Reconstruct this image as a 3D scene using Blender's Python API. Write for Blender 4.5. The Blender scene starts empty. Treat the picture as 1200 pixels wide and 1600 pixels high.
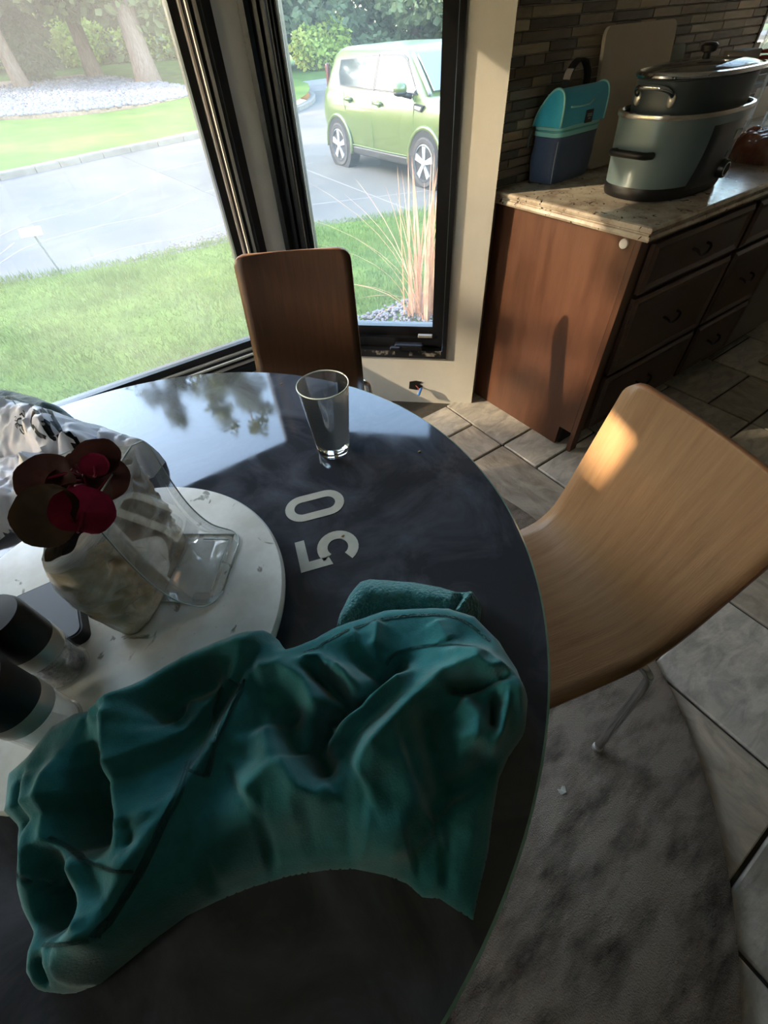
import bpy, bmesh, math, random
import numpy as np
from mathutils import Vector, Matrix, Euler, noise as mnoise
random.seed(7); np.random.seed(7)
scene = bpy.context.scene
COL = scene.collection
PI = math.pi

# ------------------------------------------------------------------ camera
F_PX, PITCH, ROLL, CAM_H, YAW = 680.28, 0.8437, -0.0769, 1.36, math.radians(32.0)
def _rot(v):                       # survey frame -> room frame (x along the counter, y towards the garden)
    c, s = math.cos(YAW), math.sin(YAW)
    return Vector((c*v[0]+s*v[1], -s*v[0]+c*v[1], v[2]))
_fw = Vector((0, math.cos(PITCH), -math.sin(PITCH))); _up = Vector((0, math.sin(PITCH), math.cos(PITCH))); _r = Vector((1, 0, 0))
_cr = _r*math.cos(ROLL)+_up*math.sin(ROLL); _cu = -_r*math.sin(ROLL)+_up*math.cos(ROLL)
CR, CU, CF = _rot(_cr), _rot(_cu), _rot(_fw)
CAM = Vector((0, 0, CAM_H))
cam = bpy.data.cameras.new('camera'); cam_o = bpy.data.objects.new('camera', cam); COL.objects.link(cam_o)
m = Matrix((CR, CU, -CF)).transposed().to_4x4(); m.translation = CAM; cam_o.matrix_world = m
cam.sensor_fit = 'VERTICAL'; cam.sensor_height = 24.0; cam.lens = F_PX/1600*24.0; cam.clip_start = 0.02; cam.clip_end = 500
scene.camera = cam_o
def ray(px, py): return CR*((px-600)/F_PX)+CU*(-(py-800)/F_PX)+CF
def P(px, py, z):                  # surveyed photo point -> room point at height z
    r = ray(px, py); t = (z-CAM_H)/r.z; return CAM+r*t
def PA(px, py, ax, val):           # ... on the plane x=val / y=val
    r = ray(px, py); t = (val-CAM[ax])/r[ax]; return CAM+r*t

# ------------------------------------------------------------------ world, sun, exposure
world = bpy.data.worlds.new('world'); scene.world = world; world.use_nodes = True
wn = world.node_tree.nodes; wl = world.node_tree.links
sky = wn.new('ShaderNodeTexSky'); sky.sky_type = 'NISHITA'; sky.sun_disc = False
SUN_DIR = Vector((-0.86, 0.46, 0.36)).normalized()
sky.sun_elevation = math.asin(SUN_DIR.z); sky.sun_rotation = math.atan2(SUN_DIR.x, SUN_DIR.y)
sky.air_density = 1.0; sky.dust_density = 2.0; sky.ozone_density = 1.0
tint = wn.new('ShaderNodeMix'); tint.data_type = 'RGBA'; tint.blend_type = 'MULTIPLY'; tint.inputs[0].default_value = 1.0; tint.inputs[7].default_value = (1.03, 1.0, .94, 1)
wl.new(sky.outputs[0], tint.inputs[6]); wl.new(tint.outputs[2], wn['Background'].inputs['Color']); wn['Background'].inputs['Strength'].default_value = 1.3
sun = bpy.data.lights.new('sun', 'SUN'); sun.energy = 7.0; sun.color = (1.0, 0.80, 0.55); sun.angle = math.radians(0.6)
sun_o = bpy.data.objects.new('sun', sun); COL.objects.link(sun_o); sun_o.rotation_euler = SUN_DIR.to_track_quat('Z', 'Y').to_euler(); sun_o.location = SUN_DIR*30
scene.cycles.transparent_max_bounces = 32
vs = scene.view_settings; vs.view_transform = 'Standard'; vs.look = 'None'; vs.gamma = 1.0; vs.use_curve_mapping = False; vs.exposure = 1.85

# ------------------------------------------------------------------ materials
def lin(h):
    h = h.lstrip('#'); c = [int(h[i:i+2], 16)/255 for i in (0, 2, 4)]
    return tuple(x/12.92 if x <= .04045 else ((x+.055)/1.055)**2.4 for x in c)+(1.0,)
def mat(name, col, rough=.5, metal=0, col2=None, ns=8, stretch=(1, 1, 1), lo=.35, hi=.65, bump=0, bs=60, bstretch=None, spec=.5,
        coat=0, sheen=0, trans=0, ior=1.45, detail=5, rvar=0, emit=0, objrand=0, sss=0, rotz=0, warp=0):
    ma = bpy.data.materials.new(name); ma.use_nodes = True; nt = ma.node_tree; N = nt.nodes; L = nt.links; b = N['Principled BSDF']
    c1 = lin(col) if isinstance(col, str) else col
    b.inputs['Base Color'].default_value = c1; b.inputs['Roughness'].default_value = rough; b.inputs['Metallic'].default_value = metal
    b.inputs['Specular IOR Level'].default_value = spec; b.inputs['IOR'].default_value = ior
    b.inputs['Coat Weight'].default_value = coat; b.inputs['Coat Roughness'].default_value = .08
    b.inputs['Sheen Weight'].default_value = sheen; b.inputs['Transmission Weight'].default_value = trans
    if emit: b.inputs['Emission Color'].default_value = c1; b.inputs['Emission Strength'].default_value = emit
    tc = N.new('ShaderNodeTexCoord'); mp = N.new('ShaderNodeMapping'); mp.inputs['Scale'].default_value = stretch; mp.inputs['Rotation'].default_value = (0, 0, rotz)
    L.new(tc.outputs['Object'], mp.inputs[0])
    colsock = None
    if col2:
        nz = N.new('ShaderNodeTexNoise'); nz.inputs['Scale'].default_value = ns; nz.inputs['Detail'].default_value = detail; nz.inputs['Roughness'].default_value = .62
        nz.inputs['Distortion'].default_value = warp
        L.new(mp.outputs[0], nz.inputs[0])
        rp = N.new('ShaderNodeValToRGB'); rp.color_ramp.elements[0].position = lo; rp.color_ramp.elements[1].position = hi
        rp.color_ramp.elements[0].color = c1; rp.color_ramp.elements[1].color = lin(col2) if isinstance(col2, str) else col2
        L.new(nz.outputs[0], rp.inputs[0]); colsock = rp.outputs[0]
        if rvar:
            mr = N.new('ShaderNodeMapRange'); mr.inputs['To Min'].default_value = max(0, rough-rvar); mr.inputs['To Max'].default_value = rough+rvar
            mr.inputs['From Min'].default_value = .3; mr.inputs['From Max'].default_value = .7
            L.new(nz.outputs[0], mr.inputs[0]); L.new(mr.outputs[0], b.inputs['Roughness'])
    if objrand:
        oi = N.new('ShaderNodeObjectInfo'); hs = N.new('ShaderNodeHueSaturation'); mr = N.new('ShaderNodeMapRange')
        mr.inputs['To Min'].default_value = 1-objrand; mr.inputs['To Max'].default_value = 1+objrand; L.new(oi.outputs['Random'], mr.inputs[0])
        L.new(mr.outputs[0], hs.inputs['Value'])
        if colsock: L.new(colsock, hs.inputs['Color'])
        else: hs.inputs['Color'].default_value = c1
        colsock = hs.outputs[0]
    if colsock: L.new(colsock, b.inputs['Base Color'])
    if bump:
        nb = N.new('ShaderNodeTexNoise'); nb.inputs['Scale'].default_value = bs; nb.inputs['Detail'].default_value = 6
        mb = N.new('ShaderNodeMapping'); mb.inputs['Scale'].default_value = bstretch or stretch; L.new(tc.outputs['Object'], mb.inputs[0]); L.new(mb.outputs[0], nb.inputs[0])
        bp = N.new('ShaderNodeBump'); bp.inputs['Strength'].default_value = bump; bp.inputs['Distance'].default_value = .01
        L.new(nb.outputs[0], bp.inputs['Height']); L.new(bp.outputs[0], b.inputs['Normal'])
    return ma
def leafmat(name, c1, c2, tr=.35, ns=3, rough=.6):
    ma = mat(name, c1, rough=rough, col2=c2, ns=ns, spec=.2); nt = ma.node_tree; N = nt.nodes; L = nt.links
    b = N['Principled BSDF']; t = N.new('ShaderNodeBsdfTranslucent'); mx = N.new('ShaderNodeMixShader'); mx.inputs[0].default_value = tr
    src = b.inputs['Base Color'].links[0].from_socket; L.new(src, t.inputs[0])
    L.new(b.outputs[0], mx.inputs[1]); L.new(t.outputs[0], mx.inputs[2]); L.new(mx.outputs[0], N['Material Output'].inputs[0]); return ma
def clearmat(name, tint, gloss=.5, veil=0, veilcol=(1, 1, 1, 1), rough=.02, ior=1.45):
    """thin clear sheet: transparent + fresnel gloss + a film of dust that scatters light"""
    ma = bpy.data.materials.new(name); ma.use_nodes = True; nt = ma.node_tree; N = nt.nodes; L = nt.links; N.remove(N['Principled BSDF'])
    t = N.new('ShaderNodeBsdfTransparent'); t.inputs[0].default_value = tint
    g = N.new('ShaderNodeBsdfGlossy'); g.inputs['Roughness'].default_value = rough
    fr = N.new('ShaderNodeFresnel'); fr.inputs[0].default_value = ior
    mu = N.new('ShaderNodeMath'); mu.operation = 'MULTIPLY'; mu.inputs[1].default_value = gloss; L.new(fr.outputs[0], mu.inputs[0])
    mx = N.new('ShaderNodeMixShader'); L.new(mu.outputs[0], mx.inputs[0]); L.new(t.outputs[0], mx.inputs[1]); L.new(g.outputs[0], mx.inputs[2])
    out = mx.outputs[0]
    if veil:
        tl = N.new('ShaderNodeBsdfTranslucent'); tl.inputs[0].default_value = veilcol
        tc = N.new('ShaderNodeTexCoord'); nz = N.new('ShaderNodeTexNoise'); nz.inputs['Scale'].default_value = 2.2; nz.inputs['Detail'].default_value = 5
        L.new(tc.outputs['Object'], nz.inputs[0]); mr = N.new('ShaderNodeMapRange'); mr.inputs['From Min'].default_value = .3; mr.inputs['From Max'].default_value = .7
        mr.inputs['To Min'].default_value = veil*.6; mr.inputs['To Max'].default_value = veil*1.4; L.new(nz.outputs[0], mr.inputs[0])
        m2 = N.new('ShaderNodeMixShader'); L.new(mr.outputs[0], m2.inputs[0]); L.new(out, m2.inputs[1]); L.new(tl.outputs[0], m2.inputs[2]); out = m2.outputs[0]
    L.new(out, N['Material Output'].inputs[0]); return ma
def stonemat(name, base, alt, speck, dark, sc=1.0, rough=.3, bump=.0):
    """granite / marble like: two noises and crystals"""
    ma = mat(name, base, rough=rough, col2=alt, ns=9*sc, lo=.4, hi=.62, bump=bump, bs=40); nt = ma.node_tree; N = nt.nodes; L = nt.links; b = N['Principled BSDF']
    src = b.inputs['Base Color'].links[0].from_socket; tc = N.new('ShaderNodeTexCoord')
    nz = N.new('ShaderNodeTexNoise'); nz.inputs['Scale'].default_value = 34*sc; nz.inputs['Detail'].default_value = 3; nz.inputs['Distortion'].default_value = 1.2; L.new(tc.outputs['Object'], nz.inputs[0])
    rp = N.new('ShaderNodeValToRGB'); rp.color_ramp.elements[0].position = speck; rp.color_ramp.elements[1].position = speck+.05
    rp.color_ramp.elements[0].color = (0, 0, 0, 1); rp.color_ramp.elements[1].color = (1, 1, 1, 1); L.new(nz.outputs[0], rp.inputs[0])
    mx = N.new('ShaderNodeMix'); mx.data_type = 'RGBA'; L.new(rp.outputs[0], mx.inputs[0]); L.new(src, mx.inputs[6]); mx.inputs[7].default_value = lin(dark)
    L.new(mx.outputs[2], b.inputs['Base Color']); return ma

MT = {}
MT['wall'] = mat('painted_wall', '#d9d5cb', .7, col2='#cfcabf', ns=3, bump=.05, bs=120)
MT['wall_dim'] = mat('plaster_beige', '#c2b9ab', .85, col2='#b8afa2', ns=3)
MT['ceiling'] = mat('ceiling_paint', '#d8d4cc', .9)
MT['grout'] = mat('grout', '#4a4640', .9, col2='#3d3a35', ns=40)
MT['slate'] = mat('slate_tile', '#969189', .55, col2='#c2bcb1', ns=9, stretch=(1, 2.2, 1), bump=.35, bs=26, objrand=.14, rvar=.12, warp=.8)
MT['slate2'] = mat('slate_tile_warm', '#8a8174', .55, col2='#b5aa9b', ns=8, stretch=(2.0, 1, 1), bump=.35, bs=24, objrand=.14, rvar=.12, warp=.8)
MT['rug'] = mat('rug_pile', '#9c9186', 1.0, col2='#423c37', ns=5.5, stretch=(1, 2.8, 1), lo=.44, hi=.70, bump=1.0, bs=330, bstretch=(1, 1, 1), spec=.05, detail=13, rotz=.5)
MT['black_frame'] = mat('black_window_frame', '#0c0c0e', .35, col2='#16161a', ns=20, bump=.05, bs=80)
MT['pale_strip'] = mat('pale_weather_strip', '#d2c8bc', .45)
MT['pane'] = clearmat('window_pane', (.97, .98, .97, 1), gloss=.7, veil=.032, veilcol=(1, .97, .92, 1))
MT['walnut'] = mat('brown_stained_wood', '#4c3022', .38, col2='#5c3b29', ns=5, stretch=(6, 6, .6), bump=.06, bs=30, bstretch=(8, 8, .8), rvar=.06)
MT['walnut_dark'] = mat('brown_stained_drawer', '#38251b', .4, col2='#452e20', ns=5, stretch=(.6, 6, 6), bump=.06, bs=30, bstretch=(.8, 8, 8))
MT['bronze'] = mat('dark_bronze', '#1c1613', .4, metal=.7)
MT['granite'] = stonemat('granite', '#bdb3a2', '#98897a', .63, '#1f1b1a', 1.3, .22)
MT['oak'] = mat('oak_ply', '#846244', .4, col2='#9a7754', ns=5, stretch=(1.2, 16, 1.2), bump=.12, bs=20, bstretch=(1.2, 22, 1.2), rvar=.07, lo=.3, hi=.7)
MT['ply_edge'] = mat('ply_edge', '#7d4f2a', .5, col2='#946238', ns=30, stretch=(1, 1, 6))
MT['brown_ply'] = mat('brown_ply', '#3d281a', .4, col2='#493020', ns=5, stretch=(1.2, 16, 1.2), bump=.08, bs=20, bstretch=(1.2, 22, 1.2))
MT['chrome'] = mat('chrome', '#c8c8c8', .12, metal=1)
MT['steel'] = mat('brushed_steel', '#b9b7b3', .34, metal=.6)
MT['rubber'] = mat('black_rubber', '#101010', .7)
MT['tabletop'] = mat('black_table_glass', '#2f3137', .055, col2='#53565f', ns=6, lo=.44, hi=.74, rvar=.045, spec=.6, detail=8, warp=1.0)
MT['glass_edge'] = mat('pale_green_glass_edge', '#8fb3a4', .15, spec=.8, col2='#7aa292', ns=12)
MT['decal'] = mat('cream_decal', '#b7b5a8', .35, col2='#a9a79b', ns=30)
MT['marble'] = stonemat('white_marble', '#e2e1dc', '#c9c6bd', .655, '#8a867c', .75, .25)
MT['clearglass'] = mat('clear_glass', '#f4f8f7', .0, trans=1.0, ior=1.45, spec=.5)
MT['acrylic'] = clearmat('clear_acrylic', (.985, .99, .988, 1), gloss=.45, veil=.012)
MT['acrylic_edge'] = mat('acrylic_edge', '#c3ccc8', .1, spec=.9, col2='#aab5b0', ns=10)

# ------------------------------------------------------------------ helpers
def link(name, me, ma, parent=None, smooth=False):
    o = bpy.data.objects.new(name, me); COL.objects.link(o)
    if ma is not None and not me.materials: me.materials.append(MT[ma] if isinstance(ma, str) else ma)
    if smooth:
        me.polygons.foreach_set('use_smooth', [True]*len(me.polygons))
        if smooth != True:
            try: me.set_sharp_from_angle(angle=math.radians(smooth))
            except Exception: pass
    if parent is not None:
        o.parent = parent
        if not parent.get('_local'): o.matrix_parent_inverse = Matrix.Translation(-abs_loc(parent))
    return o
def abs_loc(o):
    v = Vector(o.location)
    return v
def obj(name, bm, ma, parent=None, smooth=False):
    me = bpy.data.meshes.new(name); bmesh.ops.recalc_face_normals(bm, faces=bm.faces); bm.to_mesh(me); bm.free(); return link(name, me, ma, parent, smooth)
def tag(o, label, cat, group=None):
    o['label'] = label; o['category'] = cat
    if group: o['group'] = group
    return o
def thing(name, label, cat, loc=(0, 0, 0), group=None, local=False):
    o = bpy.data.objects.new(name, None); COL.objects.link(o); o.location = loc; o.empty_display_size = .05
    if local: o['_local'] = 1
    return tag(o, label, cat, group)
def struct(o): o['kind'] = 'structure'; return o
def stuff(o): o['kind'] = 'stuff'; return o
def B(): return bmesh.new()
def box(bm, a, b, bev=0, seg=2, M=None):
    x0, y0, z0 = a; x1, y1, z1 = b
    t = bmesh.new()
    vs_ = [t.verts.new(v) for v in ((x0, y0, z0), (x1, y0, z0), (x1, y1, z0), (x0, y1, z0), (x0, y0, z1), (x1, y0, z1), (x1, y1, z1), (x0, y1, z1))]
    for f in ((0, 3, 2, 1), (4, 5, 6, 7), (0, 1, 5, 4), (1, 2, 6, 5), (2, 3, 7, 6), (3, 0, 4, 7)): t.faces.new([vs_[i] for i in f])
    if bev: bmesh.ops.bevel(t, geom=list(t.edges), offset=bev, segments=seg, affect='EDGES', profile=.5)
    merge(bm, t, M); return bm
def merge(bm, t, M=None):
    if M is not None: bmesh.ops.transform(t, matrix=M, verts=t.verts)
    mp = {v: bm.verts.new(v.co) for v in t.verts}
    for f in t.faces:
        try: bm.faces.new([mp[v] for v in f.verts])
        except ValueError: pass
    t.free()
def loft(bm, rings, cap0=True, cap1=True, closed=True):
    vr = [[bm.verts.new(p) for p in r] for r in rings]; n = len(rings[0])
    for a, b in zip(vr, vr[1:]):
        for i in range(n if closed else n-1):
            j = (i+1) % n
            try: bm.faces.new((a[i], a[j], b[j], b[i]))
            except ValueError: pass
    if closed:
        if cap0: bm.faces.new(vr[0][::-1])
        if cap1: bm.faces.new(vr[-1])
    return vr
def circle(c, r, z, n=48, ry=None, rot=0, p=2.0):
    ry = r if ry is None else ry; out = []
    for i in range(n):
        a = 2*PI*i/n; ca, sa = math.cos(a), math.sin(a)
        x = r*math.copysign(abs(ca)**(2/p), ca); y = ry*math.copysign(abs(sa)**(2/p), sa)
        out.append(Vector((c[0]+x*math.cos(rot)-y*math.sin(rot), c[1]+x*math.sin(rot)+y*math.cos(rot), z)))
    return out
def lathe(bm, c, prof, n=48, cap0=True, cap1=True): return loft(bm, [circle(c, r, z, n) for r, z in prof], cap0, cap1)
def tube(bm, pts, r, n=8, cap=True, taper=None):
    pts = [Vector(p) for p in pts]; rings = []; up = Vector((0, 0, 1)); prev = None
    for i, p in enumerate(pts):
        d = (pts[min(i+1, len(pts)-1)]-pts[max(i-1, 0)]).normalized()
        if prev is None:
            s = d.cross(up if abs(d.z) < .9 else Vector((1, 0, 0))).normalized()
        else:
            s = (prev-d*prev.dot(d)).normalized()
        prev = s; t = d.cross(s)
        rr = r if taper is None else r*(taper[i] if hasattr(taper, '__len__') else 1-(1-taper)*i/(len(pts)-1))
        rings.append([p+s*rr*math.cos(2*PI*k/n)+t*rr*math.sin(2*PI*k/n) for k in range(n)])
    loft(bm, rings, cap, cap); return bm
def smooth_path(pts, n=6):
    pts = [Vector(p) for p in pts]; out = []
    for i in range(len(pts)-1):
        p0 = pts[max(i-1, 0)]; p1 = pts[i]; p2 = pts[i+1]; p3 = pts[min(i+2, len(pts)-1)]
        for k in range(n):
            t = k/n; out.append(.5*((2*p1)+(p2-p0)*t+(2*p0-5*p1+4*p2-p3)*t*t+(3*p1-p0-3*p2+p3)*t**3))
    return out+[pts[-1]]
def prism(bm, pts, z0, z1):
    return loft(bm, [[Vector((p[0], p[1], z0)) for p in pts], [Vector((p[0], p[1], z1)) for p in pts]])
def from_np(name, V, Fc, ma, parent=None, smooth=False):
    me = bpy.data.meshes.new(name); nv, nf = len(V), len(Fc); k = Fc.shape[1]
    me.vertices.add(nv); me.vertices.foreach_set('co', np.asarray(V, dtype=np.float32).ravel())
    me.loops.add(nf*k); me.loops.foreach_set('vertex_index', np.asarray(Fc, dtype=np.int32).ravel())
    me.polygons.add(nf); me.polygons.foreach_set('loop_start', np.arange(0, nf*k, k, dtype=np.int32)); me.polygons.foreach_set('loop_total', np.full(nf, k, dtype=np.int32))
    me.update(calc_edges=True); me.validate(); return link(name, me, ma, parent, smooth)

# ------------------------------------------------------------------ room shell
W0 = Vector((.838, 1.97)); W1 = Vector((1.452, 1.372)); KY = 1.44       # bay corner, end of angled wall, kitchen wall plane
L0 = Vector((-1.15, 1.97)); L1 = Vector((-1.764, 1.372)); HEAD = 1.88; CEIL = 2.45
def wall(name, A, Bp, openings, th=.16, z1=CEIL, ma='wall', z0=-.02):
    """wall from A to Bp (room on the right hand of A->Bp is inside); openings (s0,s1,z0,z1)"""
    A = Vector(A); Bp = Vector(Bp); d = (Bp-A); Ln = d.length; d.normalize(); n = Vector((-d.y, d.x))
    bm = B(); M = Matrix(((d.x, n.x, 0, A.x), (d.y, n.y, 0, A.y), (0, 0, 1, 0), (0, 0, 0, 1)))
    ss = sorted({0.0, Ln, *[o[0] for o in openings], *[o[1] for o in openings]})
    for a, b in zip(ss, ss[1:]):
        op = [o for o in openings if o[0] <= a+1e-6 and o[1] >= b-1e-6]
        zs = [z0]
        for o in op: zs += [o[2], o[3]]
        zs.append(z1)
        for k in range(0, len(zs), 2):
            if zs[k+1]-zs[k] > 1e-4: box(bm, (a, 0, zs[k]), (b, th, zs[k+1]), M=M)
    bmesh.ops.remove_doubles(bm, verts=bm.verts, dist=1e-4)
    o = struct(obj(name, bm, ma)); return o, M
def ring(bm, s0, s1, z0, z1, w, y0, y1, M, wb=None, wt=None):
    wb = w if wb is None else wb; wt = w if wt is None else wt
    box(bm, (s0, y0, z0), (s0+w, y1, z1), M=M); box(bm, (s1-w, y0, z0), (s1, y1, z1), M=M)
    box(bm, (s0+w, y0, z0), (s1-w, y1, z0+wb), M=M); box(bm, (s0+w, y0, z1-wt), (s1-w, y1, z1), M=M)
def window(n, M, s0, s1, z0, z1, wl, strips=True, bottom=None):
    """stepped black frame: casing, sash steps, pale strips, pane"""
    bot = bottom or wl
    root = bpy.data.objects.new('window_%d' % n, None); COL.objects.link(root); root.location = M @ Vector(((s0+s1)/2, .03, z0)); root['kind'] = 'structure'
    bm = B(); ring(bm, s0-.004, s1+.004, z0-.004, z1, wl*.28, -.012, .10, M, wb=bot*.3); obj('window_frame', bm, 'black_frame', root)
    a, b = wl*.28, bot*.3
    bm = B(); ring(bm, s0+a, s1-a, z0+b, z1-a, wl*.36, .022, .10, M, wb=bot*.35); obj('sash_frame', bm, 'black_frame', root)
    a2, b2 = wl*.64, bot*.65
    bm = B(); ring(bm, s0+a2, s1-a2, z0+b2, z1-a2, wl*.36, .05, .10, M, wb=bot*.35); obj('glazing_bead', bm, 'black_frame', root)
    if strips:
        for q, y in ((wl*.30, .016), (wl*.54, .016), (wl*.66, .040)):
            bm = B(); ring(bm, s0+q, s1-q, z0+q*bot/wl, z1-q, .010 if q < wl*.5 else .008, y-.006, y+.012, M); obj('weather_strip', bm, 'pale_strip', root)
    bm = B(); box(bm, (s0+wl*.9, .072, z0+bot*.9), (s1-wl*.9, .077, z1-wl*.9), M=M); obj('pane', bm, 'pane', root)
    return root
# angled wall right of the bay: A->B with inside on the right means walking from W0 to W1
len2 = (W1-W0).length
o_ang, M2 = wall('wall_bay_right', W0, W1, [(.006, .706, .255, HEAD)])
len1 = (W0-L0).length
o_ctr, M1 = wall('wall_bay_center', L0, W0, [(.10, len1-.097, .27, HEAD)])
o_lft, M3 = wall('wall_bay_left', L1, L0, [(.15, .85, .255, HEAD)])
XL, XR, YB = -3.2, 4.3, -2.9
o_kit, M4 = wall('wall_kitchen', (W1.x, KY), (XR, KY), [(1.66, 2.65, 1.04, 2.1)])
wall('wall_left_return', (XL, KY), (L1.x, KY), [])
o_w5, M5 = wall('wall_left', (XL, YB), (XL, KY), [(3.05, 3.9, 1.15, 2.0)], ma='wall_dim')  # opening added here for the unseen fill window
wall('wall_rear', (XR, YB), (XL, YB), [], ma='wall_dim')
wall('wall_right', (XR, KY), (XR, YB), [], ma='wall_dim')
bm = B(); prism(bm, [(XL-.2, YB-.2), (XR+.2, YB-.2), (XR+.2, KY+.1), (1.6, KY+.1), (W0.x+.1, 2.1), (L0.x-.1, 2.1), (L1.x-.2, KY+.1), (XL-.2, KY+.1)], CEIL, CEIL+.15)
struct(obj('ceiling', bm, 'ceiling'))
bm = B(); prism(bm, [(XL, YB), (XR, YB), (XR, KY+.05), (W1.x, KY+.02), (W0.x, 1.99), (L0.x, 1.99), (L1.x, KY+.02), (XL, KY+.02)], -.15, -.012)
floor = struct(obj('floor', bm, 'grout'))
# stone tiles on a 0.205 m module, fitted to the joints in the photograph
MOD = .205; OX, OY = 1.335, 1.03
occ = {}
fixed = [(0, 0, 2, 2), (-1, 1, 1, 1), (-2, 0, 2, 1), (-3, 1, 2, 2), (-2, -7, 2, 2), (5, -3, 2, 1), (3, -4, 2, 1), (-1, -5, 1, 2), (-2, -5, 1, 2), (0, -7, 2, 2), (0, -5, 3, 2), (5, -5, 2, 2), (5, -2, 2, 2), (-4, -9, 2, 2)]
tiles = []
def can(i, j, w, h): return all((i+a, j+b) not in occ for a in range(w) for b in range(h))
def put(i, j, w, h):
    for a in range(w):
        for b in range(h): occ[(i+a, j+b)] = 1
    tiles.append((i, j, w, h))
for f in fixed:
    if can(*f): put(*f)
for j in range(-15, 5):
    for i in range(-15, 11):
        if (i, j) in occ: continue
        opts = [(2, 2), (3, 2), (2, 1), (2, 3), (1, 1), (1, 2)]; random.shuffle(opts); opts.sort(key=lambda o: -o[0]*o[1]*random.random())
        for w, h in opts+[(1, 1)]:
            if can(i, j, w, h): put(i, j, w, h); break
def inside_room(x, y):
    if y < W1.y: return XL < x < XR
    if x > W1.x: return y < KY and x < XR
    if y > 1.96: return False
    f = (y-W1.y)/(1.97-W1.y); return L1.x+(L0.x-L1.x)*f < x < W1.x+(W0.x-W1.x)*f
cache = {}
for (i, j, w, h) in tiles:
    x0, y0 = OX+i*MOD, OY+j*MOD
    if not (inside_room(x0+w*MOD/2, y0+h*MOD/2)): continue
    if x0 < -2.2 or y0 < -2.2: pass
    hit = [inside_room(x0+a*w*MOD, y0+b*h*MOD) for a in (0, 1) for b in (0, 1)]
    if all(hit):
        key = (w, h, random.randrange(3))
        if key not in cache:
            bm = B(); g = .005; bmw = .004
            box(bm, (g, g, -.014), (w*MOD-g, h*MOD-g, 0.0), bev=bmw, seg=1)
            me = bpy.data.meshes.new('stone_tile'); bmesh.ops.recalc_face_normals(bm, faces=bm.faces); bm.to_mesh(me); bm.free(); me.materials.append(MT['slate' if key[2] else 'slate2']); cache[key] = me
        o = bpy.data.objects.new('stone_tile', cache[key]); COL.objects.link(o); o.location = (x0, y0, random.uniform(-.0015, 0)); o.parent = floor
    else:                              # cut tile along a wall
        bm = B(); t = bmesh.new(); g = .005
        pts = [Vector((x0+g, y0+g)), Vector((x0+w*MOD-g, y0+g)), Vector((x0+w*MOD-g, y0+h*MOD-g)), Vector((x0+g, y0+h*MOD-g))]
        def clip(poly, a, n):
            out = []
            for k in range(len(poly)):
                p, q = poly[k], poly[(k+1) % len(poly)]; dp, dq = (p-a).dot(n), (q-a).dot(n)
                if dp >= 0: out.append(p)
                if dp*dq < 0: out.append(p+(q-p)*(dp/(dp-dq)))
            return out
        if y0+h*MOD > KY:
            dd = (W1-W0).normalized(); nn = Vector((dd.y, -dd.x)); nn = nn if nn.dot(Vector((0, 0))-W0) > 0 else -nn
            if x0 > 0: pts = clip(pts, W0+nn*.004, nn)
            else:
                dd = (L1-L0).normalized(); nn = Vector((dd.y, -dd.x)); nn = nn if nn.dot(-L0) > 0 else -nn; pts = clip(pts, L0+nn*.004, nn)
            pts = clip(pts, Vector((0, 1.965)), Vector((0, -1)))
            if x0 > W1.x-.02: pts = clip(pts, Vector((0, KY-.004)), Vector((0, -1)))
        else: pts = clip(clip(pts, Vector((XL, 0)), Vector((1, 0))), Vector((XR, 0)), Vector((-1, 0)))
        if len(pts) > 2:
            prism(bm, pts, -.014, -.001); obj('stone_tile', bm, 'slate', floor)
        t.free()
# windows
w1 = window(1, M1, .10, len1-.097, .27, HEAD, .107, bottom=.115)
w2 = window(2, M2, .006, .706, .255, HEAD, .07, strips=False, bottom=.125)
# left jamb of the angled window is wider (a second sash track)
bm = B()
for s, y in ((.07, .005), (.084, .03), (.098, .045)): box(bm, (s, y, .26), (s+.013, .10, HEAD-.01), M=M2)
obj('sash_track', bm, 'black_frame', w2)
bm = B(); box(bm, (.109, .052, .36), (.113, .058, HEAD-.07), M=M2); box(bm, (.083, .024, .30), (.086, .03, HEAD-.07), M=M2); obj('weather_strip', bm, 'pale_strip', w2)
bm = B(); box(bm, (.46, -.03, .295), (.60, .01, .325), bev=.008, M=M2); box(bm, (.44, -.045, .305), (.49, -.02, .318), bev=.005, M=M2); obj('crank_handle', bm, 'black_frame', w2)
bm = B(); box(bm, (.57, .012, .342), (.64, .03, .356), bev=.003, M=M2); obj('latch', bm, 'steel', w2)
MT['worn_paint'] = mat('worn_frame_paint', '#121214', .5, col2='#8a8580', ns=22, lo=.52, hi=.62, bump=.2, bs=60)
bm = B(); box(bm, (.53, -.0135, .262), (.685, -.011, .29), M=M2); box(bm, (.30, -.0135, .262), (.46, -.011, .285), M=M2); obj('scuffed_sill_face', bm, 'worn_paint', w2)
w3 = window(3, M3, .15, .85, .255, HEAD, .07, strips=False, bottom=.125)
w5_fill = window(5, M5, 3.05, 3.9, 1.15, 2.0, .08, strips=False)  # added unseen window, put in to bring fill daylight from the left
w4 = window(4, M4, 1.66, 2.65, 1.04, 2.1, .06, strips=False)
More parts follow.
